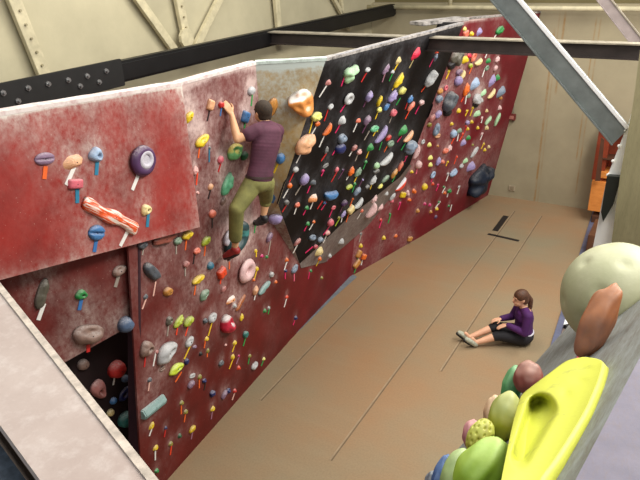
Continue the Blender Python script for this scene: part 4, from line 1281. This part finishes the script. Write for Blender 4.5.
# ---------------------------------------------------------------- people
def caps_bm(bm, chain, seg=16):
    """rounded tapering tube through (point, radius) pairs"""
    for (p, r) in chain: 
        bmesh.ops.create_icosphere(bm, subdivisions=3, radius=r, matrix=Matrix.Translation(p))
    for (a, ra), (b, rb) in zip(chain, chain[1:]): cyl_bm(bm, a, b, ra, rb, seg)
def ell_bm(bm, c, ax, rad, sub=4):
    M = Matrix(ax).transposed() if ax else Matrix.Identity(3)
    vs = bmesh.ops.create_icosphere(bm, subdivisions=sub, radius=1)['verts']
    for v in vs: v.co = M @ Vector((v.co.x*rad[0], v.co.y*rad[1], v.co.z*rad[2])) + c
def remeshed(name, bm, mat, vox=.008, smooth=4, parent=None):
    me = bpy.data.meshes.new(name); bm.to_mesh(me); bm.free()
    o = bpy.data.objects.new(name, me); COL.objects.link(o)
    m = o.modifiers.new('r', 'REMESH'); m.mode = 'VOXEL'; m.voxel_size = vox
    s = o.modifiers.new('s', 'SMOOTH'); s.iterations = smooth; s.factor = .5
    dg = bpy.context.evaluated_depsgraph_get(); me2 = bpy.data.meshes.new_from_object(o.evaluated_get(dg))
    o.modifiers.clear(); o.data = me2; me2.name = name
    me2.materials.clear(); me2.materials.append(mat)
    for p in me2.polygons: p.use_smooth = True
    if parent: put(parent, o)
    return o
skin = simple('skin', (214, 164, 124), .5, .05, 12, bs=.05)
skin2 = simple('skin_light', (222, 170, 138), .5, .05, 12, bs=.05)
def frame(d, up):
    d = d.normalized(); s = d.cross(up).normalized(); u = s.cross(d); return d, s, u
def hand(bm, wrist, d, palm_n, side, curl=.5, sc=1.0):
    """d points to the fingertips, palm_n out of the palm, side to the thumb"""
    d = d.normalized(); palm_n = (palm_n-d*palm_n.dot(d)).normalized(); s = d.cross(palm_n)
    if s.dot(side) < 0: s = -s
    for k in (-1, -.33, .33, 1): caps_bm(bm, [(wrist+s*k*.012*sc, .017*sc), (wrist+d*.085*sc+s*k*.030*sc, .0125*sc)], 10)
    for k, l in ((1, .068), (.33, .078), (-.33, .072), (-1, .056)):
        b = wrist+d*.088*sc+s*k*.031*sc; a1 = (d*math.cos(curl*.5)+palm_n*math.sin(curl*.5)); a2 = (d*math.cos(curl*1.5)+palm_n*math.sin(curl*1.5)); a3 = (d*math.cos(curl*2.3)+palm_n*math.sin(curl*2.3))
        p1 = b+a1*l*.45*sc; p2 = p1+a2*l*.32*sc; p3 = p2+a3*l*.23*sc
        caps_bm(bm, [(b, .0095*sc), (p1, .0088*sc), (p2, .008*sc), (p3, .007*sc)], 8)
    b = wrist+d*.02*sc+s*.028*sc; p1 = b+(d*.6+s*.75+palm_n*.25).normalized()*.045*sc; p2 = p1+(d*.85+s*.2+palm_n*.45).normalized()*.035*sc
    caps_bm(bm, [(b, .014*sc), (p1, .0105*sc), (p2, .0085*sc)], 8)
def head(bm, c, fwd, up, sc=1.0, neck=None):
    f = fwd.normalized(); u = (up-f*up.dot(f)).normalized(); s = f.cross(u)
    ell_bm(bm, c+u*.02*sc, (f, s, u), (.095*sc, .075*sc, .098*sc))            # skull
    ell_bm(bm, c+f*.03*sc-u*.055*sc, (f, s, u), (.062*sc, .056*sc, .062*sc))  # jaw
    ell_bm(bm, c+f*.068*sc-u*.098*sc, (f, s, u), (.02*sc, .022*sc, .016*sc), 2)  # chin
    caps_bm(bm, [(c+f*.090*sc+u*.015*sc, .010*sc), (c+f*.108*sc-u*.022*sc, .014*sc)], 8)   # nose
    for k in (-1, 1):
        ell_bm(bm, c+s*k*.077*sc-f*.005*sc-u*.005*sc, (f, s, u), (.02*sc, .01*sc, .03*sc), 2)
        ell_bm(bm, c+f*.082*sc+s*k*.03*sc+u*.024*sc, (f, s, u), (.012*sc, .02*sc, .007*sc), 2)   # brow
    ell_bm(bm, c+f*.088*sc-u*.055*sc, (f, s, u), (.011*sc, .024*sc, .010*sc), 2)
    return f, s, u
def face_parts(root, c, f, s, u, sc=1.0):
    for k in (-1, 1):
        bm = bmesh.new(); ell_bm(bm, c+f*.083*sc+s*k*.031*sc+u*.004*sc, (f, s, u), (.010*sc, .014*sc, .008*sc), 3)
        put(root, frommb('eye', bm, simple('eye_dark', (46, 34, 30), .3), smooth=True))
    bm = bmesh.new(); ell_bm(bm, c+f*.094*sc-u*.055*sc, (f, s, u), (.008*sc, .022*sc, .0065*sc), 3)
    put(root, frommb('mouth', bm, simple('lips', (176, 96, 88), .5), smooth=True))

def torso(bm, a, b, ax, prof, ext, hz=.08):
    n = 14
    for i in range(n+1):
        t = i/n; k = t*(len(prof)-1); j = min(int(k), len(prof)-2); q = k-j; w = prof[j][0]*(1-q)+prof[j+1][0]*q; d = prof[j][1]*(1-q)+prof[j+1][1]*q
        ell_bm(bm, a+(b-a)*t*ext, ax, (w, d, hz), 3)
def climber():
    P = lambda px, py, x: onx(px, py, x)
    pel = P(259, 180, -3.60); waist = P(262, 166, -3.60); chest = P(266, 144, -3.59); neckb = P(267, 126, -3.60); hc = P(262.5, 112, -3.66)
    lsh = P(257, 131, -3.62); lel = P(237.5, 139.5, -3.74); lwr = P(231.5, 114, -3.86)
    rsh = P(277, 131, -3.62); rel = P(275, 145, -3.82); rwr = P(272, 137, -3.97)
    lhip = P(253, 184, -3.62); lkn = P(236.5, 209, -3.66); lan = P(235, 247, -3.78)
    rhip = P(265, 183, -3.64); rkn = P(266, 198, -3.80); ran = P(263.5, 215, -3.82)
    root = empty('person', (pel.x, pel.y, lan.z)); tag(root, 'climber in a maroon T-shirt and olive trousers clinging to the red wall, seen from behind', 'person')
    bm = bmesh.new()
    up = (neckb-pel).normalized(); acr = (rsh-lsh).normalized(); fw = up.cross(acr)
    if fw.x > 0: fw = -fw
    torso(bm, pel, chest, (acr, fw, up), ((.145, .105), (.13, .10), (.15, .11), (.165, .115), (.14, .10)), 1.32)
    caps_bm(bm, [(lsh, .06), (neckb, .06), (rsh, .06)]); caps_bm(bm, [(neckb, .055), (hc-up*.03, .052)])
    caps_bm(bm, [(lsh, .055), (lsh.lerp(lel, .5), .048), (lel, .039)]); caps_bm(bm, [(lel, .040), (lel.lerp(lwr, .3), .042), (lwr, .026)])
    caps_bm(bm, [(rsh, .055), (rel, .039)]); caps_bm(bm, [(rel, .040), (rwr, .026)])
    caps_bm(bm, [(lhip, .095), (lkn, .058)]); caps_bm(bm, [(lkn, .056), (lkn.lerp(lan, .3), .054), (lan, .034)])
    caps_bm(bm, [(rhip, .095), (rkn, .058)]); caps_bm(bm, [(rkn, .056), (rkn.lerp(ran, .3), .052), (ran, .034)])
    ht = P(223, 100, -3.9); hand(bm, lwr, (ht-lwr), Vector((-1, .25, 0)), Vector((0, 1, 0)), .55)
    hand(bm, rwr, Vector((-.2, -.3, 1)), Vector((-1, 0, 0)), Vector((0, -1, 0)), .4)
    hf = Vector((-.93, .22, .22)); f, s, u = head(bm, hc, hf, Vector((0, 0, 1)), .98)
    for an, toe in ((lan, P(225, 256, -3.95)), (ran, P(257, 222, -3.97))): caps_bm(bm, [(an, .035), (an+Vector((.01, 0, -.045)), .034), (toe, .022)], 10)
    b = remeshed('body', bm, skin, .0075, 3, root)
    face_parts(root, hc, f, s, u, .98)
    # hair: cropped, dark brown
    bm = bmesh.new(); ell_bm(bm, hc+u*.028-f*.012, (f, s, u), (.100, .083, .100)); ell_bm(bm, hc-f*.04-u*.02, (f, s, u), (.066, .072, .075))
    put(root, remeshed('hair', bm, simple('hair_dark', (52, 38, 24), .8, .3, 60), .006, 1))
    # T-shirt
    bm = bmesh.new(); e = .017
    torso(bm, pel+up*.03, chest, (acr, fw, up), ((.160, .128), (.148, .118), (.162, .126), (.180, .135), (.162, .122)), 1.36, .09)
    caps_bm(bm, [(lsh, .06+e), (neckb+up*.0, .066), (rsh, .06+e)]); caps_bm(bm, [(lsh, .058+e), (lsh.lerp(lel, .42), .056+e)]); caps_bm(bm, [(rsh, .058+e), (rsh.lerp(rel, .5), .054+e)])
    put(root, remeshed('t_shirt', bm, simple('maroon_cloth', (84, 44, 62), .85, .15, 9, bs=.4), .0075, 3))
    # trousers
    bm = bmesh.new(); ell_bm(bm, pel-up*.03, (acr, fw, up), (.162, .125, .105))
    caps_bm(bm, [(lhip, .105), (lkn, .078)]); caps_bm(bm, [(lkn, .078), (lkn.lerp(lan, .38), .073), (lkn.lerp(lan, .72), .070)])
    caps_bm(bm, [(rhip, .105), (rkn, .076)]); caps_bm(bm, [(rkn, .074), (rkn.lerp(ran, .25), .064)])
    put(root, remeshed('trousers', bm, simple('olive_cloth', (120, 118, 66), .85, .18, 9, bs=.5), .0075, 3))
    # belt
    bm = bmesh.new(); n = 40
    ring = []
    for k in range(n):
        a = 2*math.pi*k/n
        for q, z in ((.168, -.012), (.168, .014)): ring.append(bm.verts.new(pel+up*(.035+z)+acr*math.cos(a)*q+fw*math.sin(a)*(q-.04)))
    for k in range(n): bm.faces.new((ring[2*k], ring[(2*k+2) % (2*n)], ring[(2*k+3) % (2*n)], ring[2*k+1]))
    bt_ = frommb('belt', bm, simple('belt_brown', (54, 34, 30), .6)); so = bt_.modifiers.new('t', 'SOLIDIFY'); so.thickness = .004; put(root, bt_)
    for an, toe, col, nm in ((lan, P(225, 256, -3.95), (150, 34, 34), 'red shoe'), (ran, P(257, 222, -3.97), (36, 32, 38), 'black shoe')):
        bm = bmesh.new(); h0 = an+Vector((.015, 0, -.04)); caps_bm(bm, [(h0, .042), (h0.lerp(toe, .5), .045), (toe, .030)], 12); caps_bm(bm, [(an+Vector((0, 0, -.02)), .044), (h0, .043)], 12)
        sh = remeshed('shoe', bm, simple('shoe_'+nm[:3], col, .5), .006, 2); put(root, sh); sh['label'] = 'climbing '+nm
        bm = bmesh.new(); o_ = Vector((0, 0, -.024)); caps_bm(bm, [(h0+o_, .034), (h0.lerp(toe, .5)+o_, .037), (toe+o_, .024)], 12)
        put(root, remeshed('sole', bm, simple('sole_black', (26, 26, 30), .6), .006, 2))
climber()

def sitter():
    O = onz(522, 341, 0); Ft = onz(467, 343.5, 0); Fd = (Ft-O); Fd.z = 0; Fd.normalize(); Sd = Vector((Fd.y, -Fd.x, 0)); Z = Vector((0, 0, 1))
    # Sd: to her right hand side when facing Fd ... camera side chosen below
    if Sd.y > 0: Sd = -Sd                        # towards the camera
    Q = lambda a, b, z: O+Fd*a+Sd*b+Z*z
    root = empty('person', O); tag(root, 'woman in a purple top and black cropped trousers sitting on the brown mat', 'person')
    bm = bmesh.new(); fr = (Sd, Fd, Z)
    pel = Q(0, 0, .115); waist = Q(-.01, 0, .25); chest = Q(.01, 0, .40); nk = Q(.03, 0, .56); hc = Q(.085, 0, .69)
    ell_bm(bm, pel, fr, (.165, .13, .11)); torso(bm, pel, chest, fr, ((.14, .11), (.12, .10), (.125, .10), (.15, .105), (.13, .09)), 1.25, .07)
    caps_bm(bm, [(Q(.02, .155, .50), .05), (nk-Z*.03, .052), (Q(.02, -.155, .50), .05)]); caps_bm(bm, [(nk-Z*.03, .048), (hc-Z*.04, .046)])
    arms = []
    for sg, el, wr, dd in ((1, Q(.06, .21, .27), Q(.265, .08, .33), Vector(Fd*.9-Z*.25)), (-1, Q(.10, -.2, .28), Q(.30, -.08, .33), Vector(Fd*.9-Z*.2))):
        sh = Q(.02, .165*sg, .50); arms.append((sh, el, wr)); caps_bm(bm, [(sh, .048), (el, .036)]); caps_bm(bm, [(el, .036), (wr, .023)])
        hand(bm, wr, dd, -Z, -Sd*sg, .35, .92)
    legs = []
    for sg, kz, ka, fa in ((1, .165, .37, .67), (-1, .20, .365, .73)):
        hp = Q(.02, .09*sg, .11); kn = Q(ka, .085*sg, kz); an = Q(fa, .065*sg+.02, .065); legs.append((hp, kn, an, sg))
        caps_bm(bm, [(hp, .098), (kn, .056)]); caps_bm(bm, [(kn, .055), (kn.lerp(an, .3), .053), (an, .033)]); caps_bm(bm, [(an, .034), (an+Fd*.05+Z*.07, .026)], 10)
    hf = (Fd+Sd*.10-Z*.05); f, s, u = head(bm, hc, hf, Z, 1.0)
    remeshed('body', bm, skin2, .0075, 3, root); face_parts(root, hc, f, s, u)
    hair = simple('hair_brown', (88, 54, 34), .6, .3, 60)
    bm = bmesh.new(); ell_bm(bm, hc+u*.038-f*.008, (f, s, u), (.101, .086, .092)); ell_bm(bm, hc-f*.05-u*.02, (f, s, u), (.062, .076, .08))
    hr = remeshed('hair', bm, hair, .006, 1); put(root, hr)
    bm = bmesh.new(); caps_bm(bm, [(hc-f*.10+u*.02, .030), (hc-f*.135-u*.05, .038), (hc-f*.14-u*.16, .030), (hc-f*.125-u*.24, .012)], 12); put(root, remeshed('ponytail', bm, hair, .006, 2))
    bm = bmesh.new(); e = .016
    torso(bm, pel+Z*.07, chest, fr, ((.158, .128), (.142, .12), (.142, .118), (.165, .125), (.145, .108)), 1.3, .06); caps_bm(bm, [(Q(.02, .155, .50), .052+e), (nk-Z*.04, .056), (Q(.02, -.155, .50), .052+e)])
    for sh, el, wr in arms: caps_bm(bm, [(sh, .05+e), (el, .038+e)]); caps_bm(bm, [(el, .038+e), (el.lerp(wr, .9), .026+e)])
    put(root, remeshed('jacket', bm, simple('purple_cloth', (74, 24, 92), .8, .15, 9, bs=.4), .0075, 3))
    bm = bmesh.new(); ell_bm(bm, Q(-.012, 0, .175), fr, (.158, .130, .045)); put(root, remeshed('white_shirt_hem', bm, simple('white_cloth', (214, 210, 222), .8), .006, 1))
    bm = bmesh.new(); ell_bm(bm, pel-Z*.005, fr, (.178, .142, .107))
    for hp, kn, an, sg in legs: caps_bm(bm, [(hp, .104), (kn, .068)]); caps_bm(bm, [(kn, .068), (kn.lerp(an, .12), .064)])
    put(root, remeshed('cropped_trousers', bm, simple('black_cloth', (24, 22, 28), .8, .1, 9, bs=.4), .0075, 3))
    for hp, kn, an, sg in legs:
        bm = bmesh.new(); h0 = an-Z*.018+Fd*.005; toe = h0+Fd*.125+Sd*.02*sg+Z*.09; caps_bm(bm, [(h0, .044), (h0.lerp(toe, .5), .042), (toe, .034)], 12)
        sh = remeshed('shoe', bm, simple('shoe_pale', (176, 178, 160), .6, .2, 30), .006, 2); put(root, sh)
        bm = bmesh.new(); o_ = Fd*.026-Z*.012; caps_bm(bm, [(h0+o_, .032), (h0.lerp(toe, .5)+o_, .034), (toe+o_, .026)], 12); put(root, remeshed('sole', bm, simple('sole_black', (26, 26, 30), .6), .006, 2))
sitter()

# ---------------------------------------------------------------- light
def area(name, loc, sx, sy, power, col=(1, .95, .86)):
    ld = bpy.data.lights.new(name, 'AREA'); ld.shape = 'RECTANGLE'; ld.size = sx; ld.size_y = sy; ld.energy = power; ld.color = col
    o = bpy.data.objects.new(name, ld); o.location = loc; COL.objects.link(o); return o
for x, y, z, e, tilt in ((.6, 2.6, 6.6, 100, .45), (1.2, 6.0, 6.8, 260, .5), (.4, 9.8, 6.8, 200, .45), (-3.4, 6.5, 7.0, 110, 0), (-5.0, 4.2, 6.9, 60, 0)):  # unseen lamps; the tilted ones are added to brighten the climbing wall
    area('ceiling_fill_lamp', (x, y, z), 1.2, 2.6, e).rotation_euler = (0, tilt, 0)
w = bpy.data.worlds.new('world'); S.world = w; w.use_nodes = True
w.node_tree.nodes['Background'].inputs[0].default_value = (.80, .84, .86, 1); w.node_tree.nodes['Background'].inputs[1].default_value = .55
S.view_settings.view_transform = 'Standard'; S.view_settings.look = 'None'; S.view_settings.exposure = 0.35; S.view_settings.gamma = 1; S.view_settings.use_curve_mapping = False
